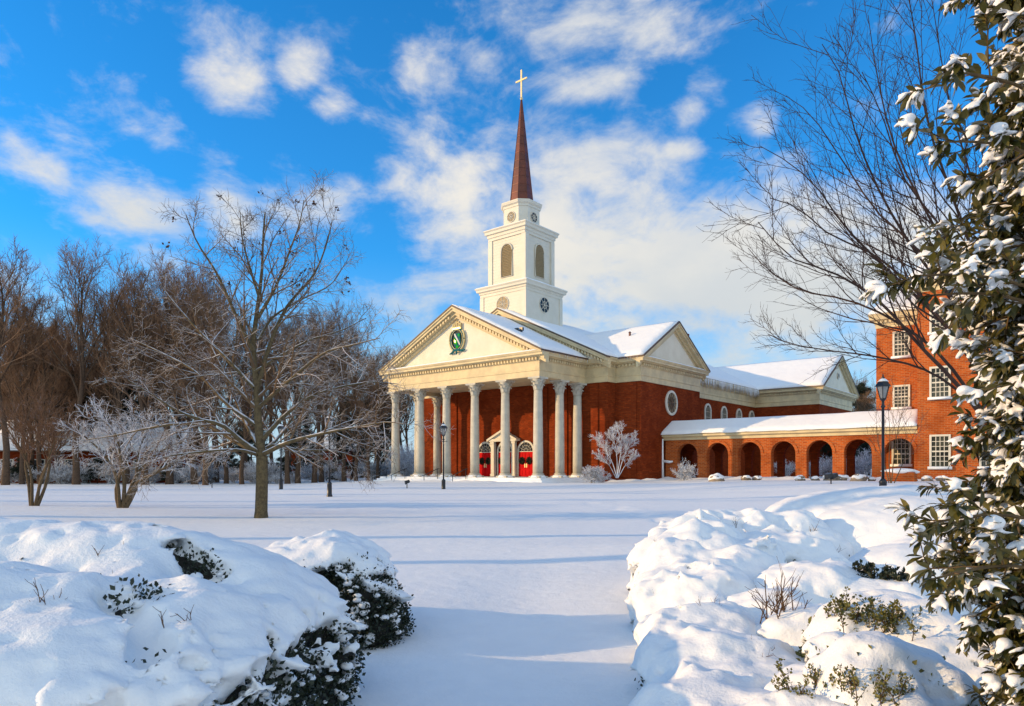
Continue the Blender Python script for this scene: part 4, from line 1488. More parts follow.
# ------------------------------------------------------------------ frosted shrubs under the belt
def frost_shrub(seed, n=16, h=1.6):
    rng = np.random.default_rng(seed)
    az = rng.uniform(0, 6.28, n); th = np.radians(rng.uniform(8, 62, n))
    D = np.stack([np.sin(th) * np.cos(az), np.sin(th) * np.sin(az), np.cos(th)], 1)
    K = 6
    P = np.zeros((n, K, 3)); P[:, 0] = rng.normal(size=(n, 3)) * [.15, .15, 0]
    L = h * rng.uniform(.7, 1.1, n) / (K - 1)
    for k in range(1, K):
        D = nrm(D + rng.normal(size=D.shape) * .12 + [0, 0, .03 - .05 * k / K])
        P[:, k] = P[:, k - 1] + D * L[:, None]
    Rd = np.full((n, 1), .03) * np.linspace(1, .5, K)[None]
    P2, R2 = offshoots(P, Rd, rng, 9, .2, 1, .42, (25, 65), 4, .04, .13, .8, .016, .5, .3)
    P3, R3 = offshoots(P2, R2, rng, 8, .1, 1, .55, (25, 70), 4, .02, .15, .9, .012, .6, .3)
    return tubes(P, Rd, 5), join([tubes(P2, R2, 4), tubes(P3, R3, 4)])


fs = []
for k in range(3):
    w, t = frost_shrub(50 + k)
    fs.append((w, t))
fs_obj = [None] * 3
rng = random.Random(4)
FSH = 'snow-frosted shrub at the foot of the woodland belt'
for i in range(36):
    px = -6 + i * 11 + rng.uniform(-6, 6)
    Y = rng.uniform(84, 120)
    if px > 388: continue
    k = i % 3
    if fs_obj[k] is None:
        o = empty('frosted_shrub'); npmesh('stem', *fs[k][0], FROST, o, True); npmesh('crown', *fs[k][1], FROST, o)
        fs_obj[k] = o
    else:
        o = copy_tree(fs_obj[k])
    s = rng.uniform(.7, 1.7)
    o.location = at(px, Y); o.scale = (s * 1.25, s * 1.25, s); o.rotation_euler = (0, 0, rng.uniform(0, 6))
    tag(o, FSH, 'shrub', 'frosted shrubs under the trees')

# dark undergrowth between the trunks, and the planting seen through the arches
for i, (px, Y, s) in enumerate(((398, 100, 1.9), (404, 104, 2.2), (411, 101, 1.8), (401, 112, 2.4), (408, 112, 2.4))):
    o = copy_tree(fs_obj[i % 3]); o.location = at(px, Y); o.scale = (s, s, s * 1.2)
    tag(o, 'tall frosted shrub seen between the two farthest portico columns', 'shrub', 'frosted shrubs behind the far columns')
for i, (px, Y, s) in enumerate(((402, 118, .55), (410, 124, .6), (395, 122, .6))):
    wood_tree((0, 2, 1)[i], px, Y, s * 1.3, i * 2.0, 'bare tree seen between the farthest portico columns', 'trees behind the far columns')
UND = 'dark evergreen bush in the undergrowth between the trunks'
for i in range(30):
    px = -8 + i * 13.4 + rng.uniform(-6, 6)
    Y = rng.uniform(104, 140)
    o = copy_tree(pine_obj[1])
    o.name = 'evergreen_bush'
    s = rng.uniform(.26, .44)
    q = at(px, Y); q.z -= 1.3
    o.location = q; o.scale = (s * 1.25, s * 1.25, s); o.rotation_euler = (0, 0, rng.uniform(0, 6))
    tag(o, UND, 'bush', 'evergreen undergrowth')
ARCB = 'planting seen through the arcade arches'
for i, (px, Y, s, kind) in enumerate(((800, 92, .42, 0), (826, 86, .5, 0), (848, 82, .40, 1), (858, 90, .46, 0), (872, 84, .38, 1), (842, 98, .5, 1), (864, 72, 1.6, 2), (852, 70, 1.2, 2), (826, 72, 1.3, 2), (812, 74, 1.0, 2), (786, 78, 1.1, 2))):
    if kind == 2:
        o = copy_tree(fs_obj[i % 3]); o.scale = (s, s, s)
        tag(o, 'frosted shrub seen through the arches of the arcade', 'shrub', ARCB)
    else:
        o = copy_tree(pine_obj[1 - kind]); o.scale = (s, s, s)
        tag(o, 'dark evergreen seen through the arches of the arcade', 'pine tree', ARCB)
    q = at(px, Y); q.z -= .5 if kind < 2 else 0
    o.location = q; o.rotation_euler = (0, 0, i * 1.3)

for i, px in enumerate((8, 24, 46, 60, 84, 98, 112, 140, 152, 170, 186)):
    k = i % 4
    o = copy_tree(fs_obj[i % 3]) if k != 1 else copy_tree(pine_obj[1])
    s = rng.uniform(1.0, 1.5) if k != 1 else rng.uniform(.20, .27)
    q = at(px, rng.uniform(87, 90.5)); q.z -= 0 if k != 1 else .9
    o.location = q; o.scale = (s * 1.5, s * 1.5, s * 1.2); o.rotation_euler = (0, 0, i)
    if k != 1:
        tag(o, 'snow-frosted shrub planted before the wall of the snowy-roofed house', 'shrub', 'shrubs before the house')
    else:
        o.name = 'evergreen_bush'
        tag(o, 'dark evergreen bush planted before the wall of the snowy-roofed house', 'bush', 'evergreen bushes before the house')

# ------------------------------------------------------------------ the house among the trees
hc = at(104, 96)
HS = empty('house', hc, R(8), 'low house with a snow-covered roof among the bare trees', 'house')
HW = 11.5
MB().box(-HW, HW, -4, 4, -.4, 4.3).build('wall', M['brick'], HS)
rf = MB().prism([(-5.0, 4.2), (0, 8.3), (5.0, 4.2), (5.0, 4.05), (0, 8.15), (-5.0, 4.05)], 'x', -HW - .4, HW + .4).build('roof', M['dark_line'], HS)
slab('snow', (-HW - .4, -5.0, 4.21), (HW + .4, -5.0, 4.21), (HW + .4, 0, 8.31), (-HW - .4, 0, 8.31), .3, rf, M['snow_far'], 40, 10, 71, .1)
for x in (-10, -6.2, -2.4, 2.2, 6.0, 10):
    w = MB().box(x - .75, x + .75, -4.08, -4.003, 1.2, 3.1).build('window', M['white'], HS)
    MB().box(x - .62, x + .62, -4.1, -4.083, 1.32, 2.98).build('pane', M['glass'], w)
MB().box(-2, -1, -.5, .5, 8.0, 9.6).build('chimney', M['brick'], HS)
hc = at(345, 150)
HS2 = empty('house', hc, R(-5), 'brown house glimpsed between trunks just left of the portico', 'house')
MB().box(-11, 4, -4, 4, -.4, 6).build('wall', M['brick'], HS2)
rf = MB().prism([(-5, 5.9), (5, 5.9), (0, 9.5)], 'x', -11.4, 4.4).build('roof', M['dark_line'], HS2)
slab('snow', (-11.4, -5.0, 5.91), (4.4, -5.0, 5.91), (4.4, 0, 9.52), (-11.4, 0, 9.52), .3, rf, M['snow_far'], 30, 10, 73, .1)
# unseen brick building added on the left to shade near shrubs and path
DM = empty('shade_building', (-56, -1, 0), 0, 'long brick building added unseen left of the view to shade the near lawn', 'building')
MB().box(-6, 6, -22, 6.4, -.3, 9.2).box(-6, 6, 6.402, 11.2, -.3, 8.0).build('wall', M['brick_hall'], DM)
rf = MB().prism([(-6.5, 9.21), (6.5, 9.21), (0, 11.7)], 'y', -22.4, 6.8).prism([(-6.3, 8.01), (6.3, 8.01), (0, 10.3)], 'y', 6.81, 11.5).build('roof', M['snow_far'], DM)
for y in (-18, -12, -6, 0, 5):
    for z in (1.2, 4.4):
        w = MB().box(6.003, 6.08, y - .8, y + .8, z, z + 2).build('window', M['white'], DM)
        MB().box(6.083, 6.1, y - .65, y + .65, z + .15, z + 1.85).build('pane', M['glass'], w)

# ------------------------------------------------------------------ the big bare tree on the lawn
def limb(pxpts, Y, K=10, dy=0.0, base=None):
    """pixel way-points of a limb at distance Y, receding by dy metres towards its tip"""
    n = len(pxpts)
    pts = []
    for i, (px, py) in enumerate(pxpts):
        yy = Y + dy * (i / (n - 1)) ** 1.0
        pts.append((((px - 512) / FOC) * yy, yy, EYE + (HZN - py) / FOC * yy))
    return resample(pts, K)


YT = 23.5
main_limbs = [
    ([(262, 458), (258, 420), (257, 388), (253, 350), (257, 312), (262, 270), (263, 238), (265, 212)], 0.2, .15, .02),
    ([(257, 390), (270, 345), (288, 305), (313, 276), (326, 246), (332, 222)], 1.2, .085, .014),
    ([(254, 352), (237, 318), (216, 272), (196, 240), (186, 215)], -1.2, .075, .014),
    ([(258, 318), (276, 286), (290, 250), (300, 222), (304, 200)], -1.5, .06, .012),
    ([(262, 440), (282, 418), (312, 396), (345, 386), (372, 382), (398, 384)], 2.2, .085, .014),
    ([(260, 456), (284, 444), (330, 432), (362, 426), (388, 422), (404, 424)], -2.2, .085, .014),
    ([(260, 454), (240, 440), (220, 424), (202, 420), (176, 410), (148, 392), (128, 380)], -1.6, .10, .016),
    ([(258, 452), (236, 442), (214, 428), (180, 424), (150, 428), (112, 436), (84, 440)], 2.4, .085, .014),
    ([(256, 425), (228, 405), (196, 372), (160, 352), (130, 338)], 2.0, .075, .014),
    ([(254, 388), (226, 358), (198, 330), (172, 300), (160, 284)], 1.4, .075, .014),
    ([(255, 372), (280, 356), (310, 340), (342, 330), (366, 318)], 1.6, .06, .012),
    ([(258, 408), (290, 380), (326, 352), (352, 345), (380, 338)], -2.4, .07, .012),
    ([(262, 452), (276, 440), (292, 418), (306, 380), (320, 352)], 3.2, .07, .012),
    ([(258, 446), (244, 420), (228, 380), (214, 352), (204, 330)], 3.4, .07, .012),
    ([(258, 455), (268, 446), (300, 450), (340, 452), (368, 462)], 1.0, .06, .012),
    ([(258, 455), (240, 450), (200, 452), (160, 458), (130, 470)], -2.8, .06, .012),
    ([(260, 300), (250, 268), (242, 236), (240, 212)], .9, .05, .012),
    ([(258, 340), (272, 318), (300, 300), (330, 285), (346, 262)], 2.6, .05, .012),
]
tp = limb([(261, 520), (261.5, 500), (262, 478), (262, 456)], YT, 8)
tr = tp[None]
trR = np.interp(np.linspace(0, 1, 8), [0, .15, 1], [.24, .20, .185])[None]
LP, LR = [], []
for pts, dy, r0, r1 in main_limbs:
    LP.append(limb(pts, YT, 14, dy)); LR.append(np.linspace(1, 0, 14) ** 1.1 * (r0 - r1) + r1)
LP, LR = np.array(LP), np.array(LR)
g = np.random.default_rng(77)
P2, R2 = offshoots(LP, LR, g, 13, .14, .99, .36, (28, 62), 8, .0, .075, .6, .0115, .3, .40, lmin=.5, lmax=2.1)
P3, R3 = offshoots(P2, R2, g, 9, .15, 1.0, .44, (28, 65), 6, -.01, .085, .6, .0068, .4, .35, lmin=.35)
P4, R4 = offshoots(P3, R3, g, 4, .15, 1.0, .52, (30, 65), 4, -.01, .10, .7, .0056, .5, .3, lmin=.25)
org = np.array([tp[0][0], tp[0][1], 0])
MT = empty('shade_tree', org, 0, 'large spreading bare tree with a snow-dusted crown, alone on the lawn before the woods', 'tree')


def shift(vf):
    return vf[0] - org, vf[1]


npmesh('trunk', *shift(join([tubes(tr, trR, 12), tubes(LP, LR, 8)])), MAINBARK, MT, True)
npmesh('crown', *shift(join([tubes(P2, R2, 5), tubes(P3, R3, 4), tubes(P4, R4, 3)])), MAINTWIG, MT)
hi = P3[:, -1][P3[:, -1, 2] > 7.6]
hi = hi[g.random(len(hi)) < .07]
P = np.repeat(hi, 7, 0) + g.normal(size=(len(hi) * 7, 3)) * .035
lv = leaves(P, g.normal(size=P.shape), g.normal(size=P.shape), .10, width=1.4)
npmesh('foliage', lv[0] - org, lv[1], PODS, MT)

# ------------------------------------------------------------------ crape myrtles on the lawn
def stemmed(name, stems, Y, label, mats, lev, seed, up=.1, rad=.07, kind='tree', twr=.010):
    g = np.random.default_rng(seed)
    LP = np.array([limb(p, Y, 10, dy) for p, dy in stems])
    LR = np.repeat((np.linspace(1, .28, 10) * rad)[None], len(stems), 0)
    P2, R2 = offshoots(LP, LR, g, lev[0], .45, 1.0, lev[3], (20, 58), 7, up, .10, .6, twr * 1.5, .4, .2)
    P3, R3 = offshoots(P2, R2, g, lev[1], .2, 1.0, .5, (22, 60), 5, up, .12, .7, twr, .5, .3)
    P4, R4 = offshoots(P3, R3, g, lev[2], .15, 1.0, .55, (25, 65), 4, up * .8, .15, .8, twr * .8, .6, .3)
    o0 = LP[:, 0].mean(0); o0[2] = 0
    o = empty(name, o0, 0, label, kind)
    a = join([tubes(LP, LR, 8)]); b = join([tubes(P2, R2, 5), tubes(P3, R3, 4), tubes(P4, R4, 4)])
    npmesh('trunk', a[0] - o0, a[1], mats[0], o, True)
    npmesh('crown', b[0] - o0, b[1], mats[1], o)
    return o


stemmed('crape_myrtle', [([(31, 507), (28, 480), (25, 462), (28, 440), (20, 420)], .8), ([(35, 507), (40, 485), (47, 465), (52, 448), (62, 428)], -.8), ([(37, 507), (46, 484), (50, 462), (48, 440), (44, 415)], .3),
                         ([(32, 507), (30, 470), (20, 448), (8, 430)], -.8), ([(36, 507), (44, 470), (58, 450), (76, 436)], .9)], 31,
        'multi-stemmed crape myrtle with upright tan twigs and little snow', (CRAPE, CRAPETWIG), (9, 7, 6, .42), 5, .22, .075, twr=.008)
stemmed('crape_myrtle', [([(119, 508), (116, 492), (121, 470), (118, 446), (108, 425)], .6), ([(124, 509), (124, 480), (120, 455), (116, 435), (100, 418)], -.5), ([(126, 508), (136, 488), (137, 465), (141, 444), (150, 424)], .5),
                         ([(126, 502), (136, 484), (158, 472), (176, 462), (205, 452)], -.7), ([(123, 508), (126, 470), (130, 446), (134, 420)], .9), ([(120, 508), (114, 470), (98, 448), (84, 436)], -.9), ([(126, 500), (140, 470), (160, 452), (184, 440)], .8)], 29.5,
        'multi-stemmed crape myrtle whose whole crown is white with frost', (CRAPE, FROST2), (9, 7, 6, .33), 6, .015, .085, twr=.010)

# ------------------------------------------------------------------ frosted planting by the chapel corner
stemmed('frosted_tree', [([(617, 478), (612, 462), (604, 448), (598, 440)], .4), ([(617, 478), (617, 460), (615, 445), (612, 432)], -.3), ([(618, 478), (622, 462), (628, 448), (634, 438)], .3),
                         ([(617, 478), (620, 458), (622, 442), (621, 430)], .5), ([(616, 478), (608, 464), (598, 456)], -.5), ([(618, 478), (628, 462), (636, 455)], -.4)], 57.5,
        'small tree white with frost against the chapel corner', (FROST2, FROST), (10, 9, 8, .26), 9, .08, .035, twr=.011)
for i, (px, Y, s, lab) in enumerate(((594, 57.0, (1.15, 1.0, .95), 'low frosted shrub at the foot of the small white tree'), (684, 60.5, (.78, .78, 1.12), 'round frosted shrub in front of the first arcade arch'))):
    w, t = frost_shrub(90 + i, 26, 1.35)
    o = empty('frosted_shrub', at(px, Y), 0, lab, 'shrub')
    npmesh('stem', *w, FROST, o, True); npmesh('crown', *t, FROST, o)
    o.scale = s
stemmed('small_shrub_tree', [([(890, 488), (886, 470), (880, 450), (876, 425)], .3), ([(891, 488), (893, 466), (896, 440), (902, 412)], -.3), ([(892, 488), (900, 470), (908, 450), (916, 430)], .3), ([(891, 488), (889, 462), (890, 440), (888, 405)], .2)], 44,
        'slender bare shrub before the last arcade arch', (CRAPE, CRAPETWIG), (6, 5, 4, .45), 12, .2, .035, 'shrub', twr=.008)

# ------------------------------------------------------------------ the bare tree on the right, its limbs sweeping up and out over the arcade
YC = 12.0
cl = [
    ([(985, 420), (955, 382), (920, 346), (880, 302), (832, 272), (792, 258), (758, 222)], -1.6, .075),
    ([(1000, 405), (946, 326), (890, 272), (846, 228), (812, 182), (788, 162), (760, 146)], 1.0, .075),
    ([(1005, 380), (952, 300), (905, 236), (874, 180), (852, 122), (838, 70), (822, 44)], -.6, .07),
    ([(1015, 370), (968, 286), (928, 215), (896, 150), (878, 80), (868, 15)], 1.6, .065),
    ([(1015, 380), (985, 285), (952, 195), (926, 115), (916, 40), (904, -30)], -1.2, .07),
    ([(1025, 390), (1000, 290), (976, 195), (948, 95), (932, 0)], .8, .06),
    ([(984, 412), (930, 372), (872, 356), (826, 350), (786, 342), (768, 334)], .8, .05),
    ([(982, 410), (935, 350), (890, 318), (848, 300), (800, 290), (766, 268), (748, 248)], 1.8, .06),
    ([(1000, 400), (940, 318), (876, 256), (826, 232), (798, 208), (770, 198)], -1.6, .06),
    ([(1010, 385), (962, 312), (915, 246), (880, 215), (842, 160), (806, 110), (786, 96)], 2.2, .06),
    ([(995, 400), (1015, 280), (1030, 150), (1050, 30)], 0.5, .06),
    ([(1020, 380), (975, 300), (940, 226), (905, 180), (880, 110), (862, 72)], -2.0, .055),
]
bt = limb([(1012, 574), (1010, 520), (1008, 460), (1006, 400)], YC, 8)
LP = np.array([limb(p, YC, 14, dy) for p, dy, r in cl])
LR = np.array([np.linspace(1, 0, 14) ** 1.15 * (r * .52 - .006) + .006 for p, dy, r in cl])
g = np.random.default_rng(31)
P2, R2 = offshoots(LP, LR, g, 13, .26, .99, .30, (16, 40), 8, .05, .07, .62, .006, .3, .4, lmin=.5)
P3, R3 = offshoots(P2, R2, g, 7, .15, 1.0, .42, (18, 45), 6, .05, .09, .65, .0045, .4, .3, lmin=.25)
P4, R4 = offshoots(P3, R3, g, 3, .15, 1.0, .5, (20, 50), 4, .05, .12, .7, .003, .5, .3, lmin=.15)
org = np.array([bt[0][0], bt[0][1], 0])
BT = empty('bare_tree', org, 0, 'bare purple-brown tree behind the evergreen, its fine branches fanning up across the sky', 'tree')
npmesh('trunk', *shift(join([tubes(bt[None], np.linspace(.15, .10, 8)[None], 10), tubes(LP, LR, 8)])), CHERRY, BT, True)
npmesh('crown', *shift(join([tubes(P2, R2, 5), tubes(P3, R3, 4), tubes(P4, R4, 3)])), CHERRY, BT)

# ------------------------------------------------------------------ snow-laden shrubs in the foreground
BOX = leaf_mat('box_leaves', (0.012, 0.020, 0.009), (0.032, 0.040, 0.018), 0.5, scale=14)
YEW = leaf_mat('azalea_leaves', (0.19, 0.165, 0.022), (0.065, 0.068, 0.014), 0.5, scale=14)
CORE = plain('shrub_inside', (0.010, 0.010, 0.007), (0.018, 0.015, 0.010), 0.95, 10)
STEM = twig_mat('shrub_stems', (0.16, 0.085, 0.04), (0.08, 0.045, 0.025), 0.7, 1.3, .8, 8)


SHRUBS = []


class Shrub:
    """a body of merged lobes under a blanket of snow that thins on the steep and lower flanks"""
    def __init__(s, name, label, lobes, h=.03, seed=1, k=.2, thick=.09, bias=.35, zfree=.25, zk=1.6, lumps=.06, gaps=(), flank=0.0, leaf=BOX, lsize=.035, nleaf=9000, cnoise=1.1, group=None, cf=7.0, fold=()):
        s.lobes, s.k, s.seed, s.lumps = np.array(lobes, float), k, seed, lumps
        lo = (s.lobes[:, :2] - s.lobes[:, 3:5]).min(0) - .25; hi = (s.lobes[:, :2] + s.lobes[:, 3:5]).max(0) + .25
        zt = s.lobes[:, 2].max() + .3
        org = np.array([lo[0], lo[1], -.12])
        n = np.ceil((np.array([hi[0], hi[1], zt]) - org) / h).astype(int)
        X = np.stack(np.meshgrid(*[org[i] + h * np.arange(n[i]) for i in range(3)], indexing='ij'), -1)
        d = s.raw(X)
        band = np.abs(d) < .34
        d[band] += s.detail(X[band])
        d[band] += .022 * sstep(.60, .86, vnoise(X[band] * 13.0, seed + 61)) + .012 * (vnoise(X[band] * 24.0, seed + 62) - .5)   # drip pits and crust
        if flank:                                          # knobbly clumps where the snow clings to the sides
            d[band] += flank * sstep(.85, .4, X[band][:, 2] / (zt - .3)) * (1.6 * fbm(X[band] * 5.5, seed + 51, 2) + fbm(X[band] * 12, seed + 52, 2))
        g = np.gradient(d, h)
        nz = g[2] / np.maximum(np.sqrt(g[0] ** 2 + g[1] ** 2 + g[2] ** 2), 1e-6)
        s.gaps = [(s.hit(a), s.hit(b), r) for a, b, r in gaps]
        fold = [(s.hit(a), s.hit(b), r, m) for a, b, r, m in fold]
        th = np.full(d.shape, thick)
        pb = X[band]
        E = s.cover(pb, nz[band], bias, zfree, zk, cnoise, cf, zt - .3)
        th[band] = -.10 + (thick + .10) * E
        for (a, b, r, amt) in fold:                        # soft troughs in the blanket
            q = seg_dist(pb, a, b)
            th[band] = th[band] - amt * sstep(r, 0, q)
        V, Q = surface_nets(d - th, org, h)
        q = V.astype(float)
        s.root = np.array([s.lobes[:, 0].mean(), s.lobes[:, 1].mean(), 0.0])
        o = empty(name, s.root, 0, label, 'shrub', group)
        s.o = o
        for _ in range(2):                                  # settle the blanket
            q = relax(q, Q)
        npmesh('snow', q - s.root, Q, M['snow'], o, True)
        Vb, Qb = surface_nets(d + .045, org, h)
        T = np.concatenate([Qb[:, [0, 1, 2]], Qb[:, [0, 2, 3]]])
        g2 = np.random.default_rng(seed)
        P, Nn = sample_faces(Vb, T, nleaf * 4, g2)
        ix = np.clip(((P - org) / h).astype(int), 0, n - 1)
        ok = (th[ix[:, 0], ix[:, 1], ix[:, 2]] < .02 + .05 * g2.random(len(P))) & (P[:, 2] > .0)
        P, Nn = P[ok][:nleaf], Nn[ok][:nleaf]
        rep = 5
        P2 = np.repeat(P, rep, 0) + g2.normal(size=(len(P) * rep, 3)) * .022 + np.repeat(Nn, rep, 0) * g2.uniform(-.01, .085, (len(P) * rep, 1))
        D = nrm(np.repeat(Nn, rep, 0) * .8 + g2.normal(size=P2.shape) * .75 + [0, 0, .25])
        lv = leaves(P2, D, g2.normal(size=P2.shape), g2.uniform(.6, 1.2, len(P2)) * lsize, width=1.2)
        V1, F1 = lv
        n0 = len(Vb)
        fo = npmesh('foliage', np.concatenate([V1 - s.root]), F1, leaf, o)
        npmesh('dark_core', Vb - s.root, Qb, CORE, o, True)  # solid core, coloured dark for the shade inside the shrub
        # small pats of snow caught among the leaves
        m = g2.random(len(P)) < .14
        pats = []
        for pnt, nn in zip(P[m][:900], Nn[m][:900]):
            if pnt[2] < .05: continue
            r = .012 + .03 * g2.random() ** 2.2
            pats.append(blob(pnt + nn * .05, (r * 1.3, r * 1.3, r * .8), g2))
        if pats:
            pv, pf = join(pats)
            npmesh('snow', pv - s.root, pf, M['snow_fine'], o, True)
        SHRUBS.append(s)

    def raw(s, X):
        d = None
        for L in s.lobes:
            x, y, zt, rx, ry = L[:5]
            rz = L[5] if len(L) > 5 and L[5] > 0 else max(zt * .8, .25)
            r = np.array([rx, ry, rz])
            q = (X - np.array([x, y, zt - rz]))
            k0 = np.linalg.norm(q / r, axis=-1); k1 = np.linalg.norm(q / (r * r), axis=-1)
            e = k0 * (k0 - 1) / np.maximum(k1, 1e-6)
            d = e if d is None else smin(d, e, s.k)
        return d

    def hit(s, px, lim=.03):
        e = np.array([0, 0, EYE]); d = nrm(np.array([(px[0] - 512) / FOC, 1.0, (HZN - px[1]) / FOC]))
        T = np.arange(1.5, 16, .02)
        q = e + d * T[:, None]
        f = s.raw(q)
        if lim > .03 and not (f < lim).any():
            return np.array([0, 90.0, 0])
        k = np.argmax(f < lim) if (f < lim).any() else np.argmin(f)
        return q[k]

    def detail(s, p):
        return s.lumps * 2.4 * fbm(p * 1.9, s.seed, 2) + s.lumps * 1.5 * fbm(p * 4.6, s.seed + 9, 2) + s.lumps * .7 * fbm(p * 11.0, s.seed + 19, 2)

    def cover(s, p, nz, bias, zfree, zk, cnoise, cf, ztop):
        e = nz + bias + zk * (p[:, 2] - zfree * ztop - .1).clip(-.5, .12) + cnoise * 1.3 * fbm(p * cf, s.seed + 20, 3) + cnoise * fbm(p * 2.0, s.seed + 30, 2)
        E = sstep(.05, .5, e)
        for (a, b, r) in s.gaps:
            q = seg_dist(p, a, b)
            E = E * sstep(r * .75, r * 1.35, q + .10 * fbm(p * 9, s.seed + 40, 2))
        return E


def seg_dist(p, a, b):
    a, b = np.array(a, float), np.array(b, float)
    t = np.clip(((p - a) @ (b - a)) / max(((b - a) ** 2).sum(), 1e-9), 0, 1)
    return np.linalg.norm(p - (a + t[:, None] * (b - a)), axis=1)


def relax(V, Q):
    s = np.zeros_like(V); c = np.zeros(len(V))
    for i in range(4):
        a, b = Q[:, i], Q[:, (i + 1) % 4]
        for d in range(3):
            s[:, d] += np.bincount(a, V[b, d], len(V)) + np.bincount(b, V[a, d], len(V))
        c += np.bincount(a, minlength=len(V)) + np.bincount(b, minlength=len(V))
    return V * .4 + .6 * s / np.maximum(c, 1)[:, None]


_ico = bmesh.new(); bmesh.ops.create_icosphere(_ico, subdivisions=2, radius=1.0)
ICO_V = np.array([v.co[:] for v in _ico.verts]); ICO_F = np.array([[v.index for v in f.verts] for f in _ico.faces]); _ico.free()


def blob(c, r, g, axes=None):
    k = 1 + .5 * fbm(ICO_V * 1.4 + g.uniform(0, 50), int(g.integers(0, 99)), 2)
    V = ICO_V * k[:, None] * np.array(r)
    if axes is not None:
        V = V @ axes
    return V + c, ICO_F


def P3(px, Y, py):
    return tuple(at(px, Y, py))


def lobe(px, Y, py, rx, ry, rz=0):
    """a lobe whose summit shows at a photo position"""
    p = at(px, Y, py)
    return (p.x, p.y, p.z - .06, rx, ry, rz)


SHG = 'snow-covered shrubs in the foreground'
# left of the path
Shrub('snowy_shrub', 'huge smooth snow-buried shrub with dark clefts, left of the path', [
    lobe(40, 4.7, 528, 1.30, 1.0), lobe(-90, 4.9, 520, 1.3, 1.1), lobe(150, 4.75, 538, .95, .75), lobe(228, 4.75, 556, .74, .66), lobe(284, 4.85, 585, .42, .46),
    lobe(70, 3.75, 575, .95, .60), lobe(180, 3.9, 598, .70, .50), lobe(-70, 3.6, 570, .9, .7), lobe(228, 4.25, 614, .40, .36), lobe(110, 3.25, 645, .62, .36), lobe(0, 3.1, 640, .6, .4), lobe(165, 3.5, 664, .38, .30)],
    h=.026, seed=3, k=.28, thick=.10, bias=.06, zfree=.40, zk=1.8, lumps=.04, cnoise=1.15, nleaf=7000, flank=.10,
    gaps=[((152, 534), (178, 552), .05), ((178, 552), (214, 576), .075), ((110, 594), (135, 622), .06), ((135, 622), (152, 654), .085), ((300, 596), (318, 606), .03)],
    fold=[((10, 560), (140, 590), .35, .05), ((190, 575), (120, 600), .25, .05), ((235, 600), (200, 560), .3, .05)], group=SHG)
Shrub('snowy_shrub', 'round dark-leaved shrub with a lit snow cap, behind the huge one left of the path', [
    lobe(328, 6.9, 530, .66, .62), lobe(356, 6.6, 556, .40, .45), lobe(300, 6.6, 548, .4, .4), lobe(286, 7.1, 545, .45, .5), lobe(372, 6.5, 590, .28, .35), lobe(262, 7.4, 556, .5, .5)],
    h=.026, seed=8, k=.16, thick=.075, bias=.02, zfree=.66, zk=2.4, lumps=.07, cnoise=1.5, nleaf=5200, flank=.08, group=SHG, cf=8)
# right of the path
R1 = Shrub('snowy_shrub', 'long lumpy snow-buried shrub along the right edge of the path', [
    lobe(700, 8.6, 527, .62, .70), lobe(680, 7.7, 545, .40, .5), lobe(682, 6.9, 566, .42, .5), lobe(708, 6.6, 572, .5, .5), lobe(706, 5.7, 606, .46, .55), lobe(722, 4.9, 640, .50, .5),
    lobe(722, 4.0, 690, .42, .5), lobe(752, 3.4, 720, .46, .5), lobe(755, 4.6, 660, .45, .5), lobe(742, 7.3, 552, .42, .5)],
    h=.03, seed=13, k=.16, thick=.10, bias=.46, zfree=.12, zk=1.4, lumps=.10, cnoise=1.15, nleaf=2600, group=SHG, cf=5,
    gaps=[((728, 588), (744, 590), .04)])
Shrub('snowy_shrub', 'knobbly snow-covered shrub at the far left corner of the right-hand bed', [
    lobe(735, 10.4, 510, .85, .8), lobe(690, 9.7, 517, .55, .6), lobe(790, 10.4, 518, .8, .8), lobe(660, 9.0, 536, .32, .45), lobe(768, 9.2, 530, .5, .5), lobe(745, 8.4, 537, .34, .4), lobe(806, 8.9, 541, .45, .45), lobe(720, 9.0, 530, .4, .4)],
    h=.034, seed=17, k=.14, thick=.10, bias=.40, zfree=.12, zk=1.4, lumps=.12, cnoise=1.2, nleaf=2400, group=SHG, cf=4.5)
Shrub('snowy_shrub', 'broad smooth snow mound before the lantern post', [
    lobe(850, 12.6, 492, 1.7, 1.2), lobe(925, 12.4, 492, 1.8, 1.3), lobe(900, 10.6, 504, 1.5, 1.1), lobe(960, 11, 502, 1.6, 1.3), lobe(1010, 9.5, 530, 1.4, 1.2), lobe(910, 8.8, 548, .8, .7)],
    h=.05, seed=23, k=.45, thick=.12, bias=.9, zfree=.05, zk=1.0, lumps=.04, cnoise=.6, nleaf=600, group=SHG, cf=4)
Shrub('snowy_shrub', 'snow-covered azalea in the hollow with bare twigs poking through', [
    lobe(812, 6.6, 562, .55, .55), lobe(852, 6.9, 566, .5, .55), lobe(770, 6.0, 590, .34, .36), lobe(800, 5.5, 612, .42, .40), lobe(836, 5.4, 622, .36, .4), lobe(905, 6.3, 578, .6, .5)],
    h=.03, seed=29, k=.18, thick=.10, bias=.42, zfree=.12, zk=1.4, lumps=.09, cnoise=1.2, nleaf=1800, group=SHG, cf=5, leaf=YEW)
Shrub('snowy_shrub', 'azalea with olive leaves showing under a long snow cap, beside the evergreen', [
    lobe(880, 4.7, 596, .42, .36), lobe(925, 4.5, 604, .40, .36), lobe(850, 4.75, 604, .26, .3), lobe(960, 4.3, 620, .4, .4), lobe(836, 4.3, 632, .2, .22)],
    h=.022, seed=33, k=.12, thick=.085, bias=.25, zfree=.62, zk=2.2, lumps=.05, cnoise=1.1, nleaf=2600, group=SHG, leaf=YEW, lsize=.038, cf=8)
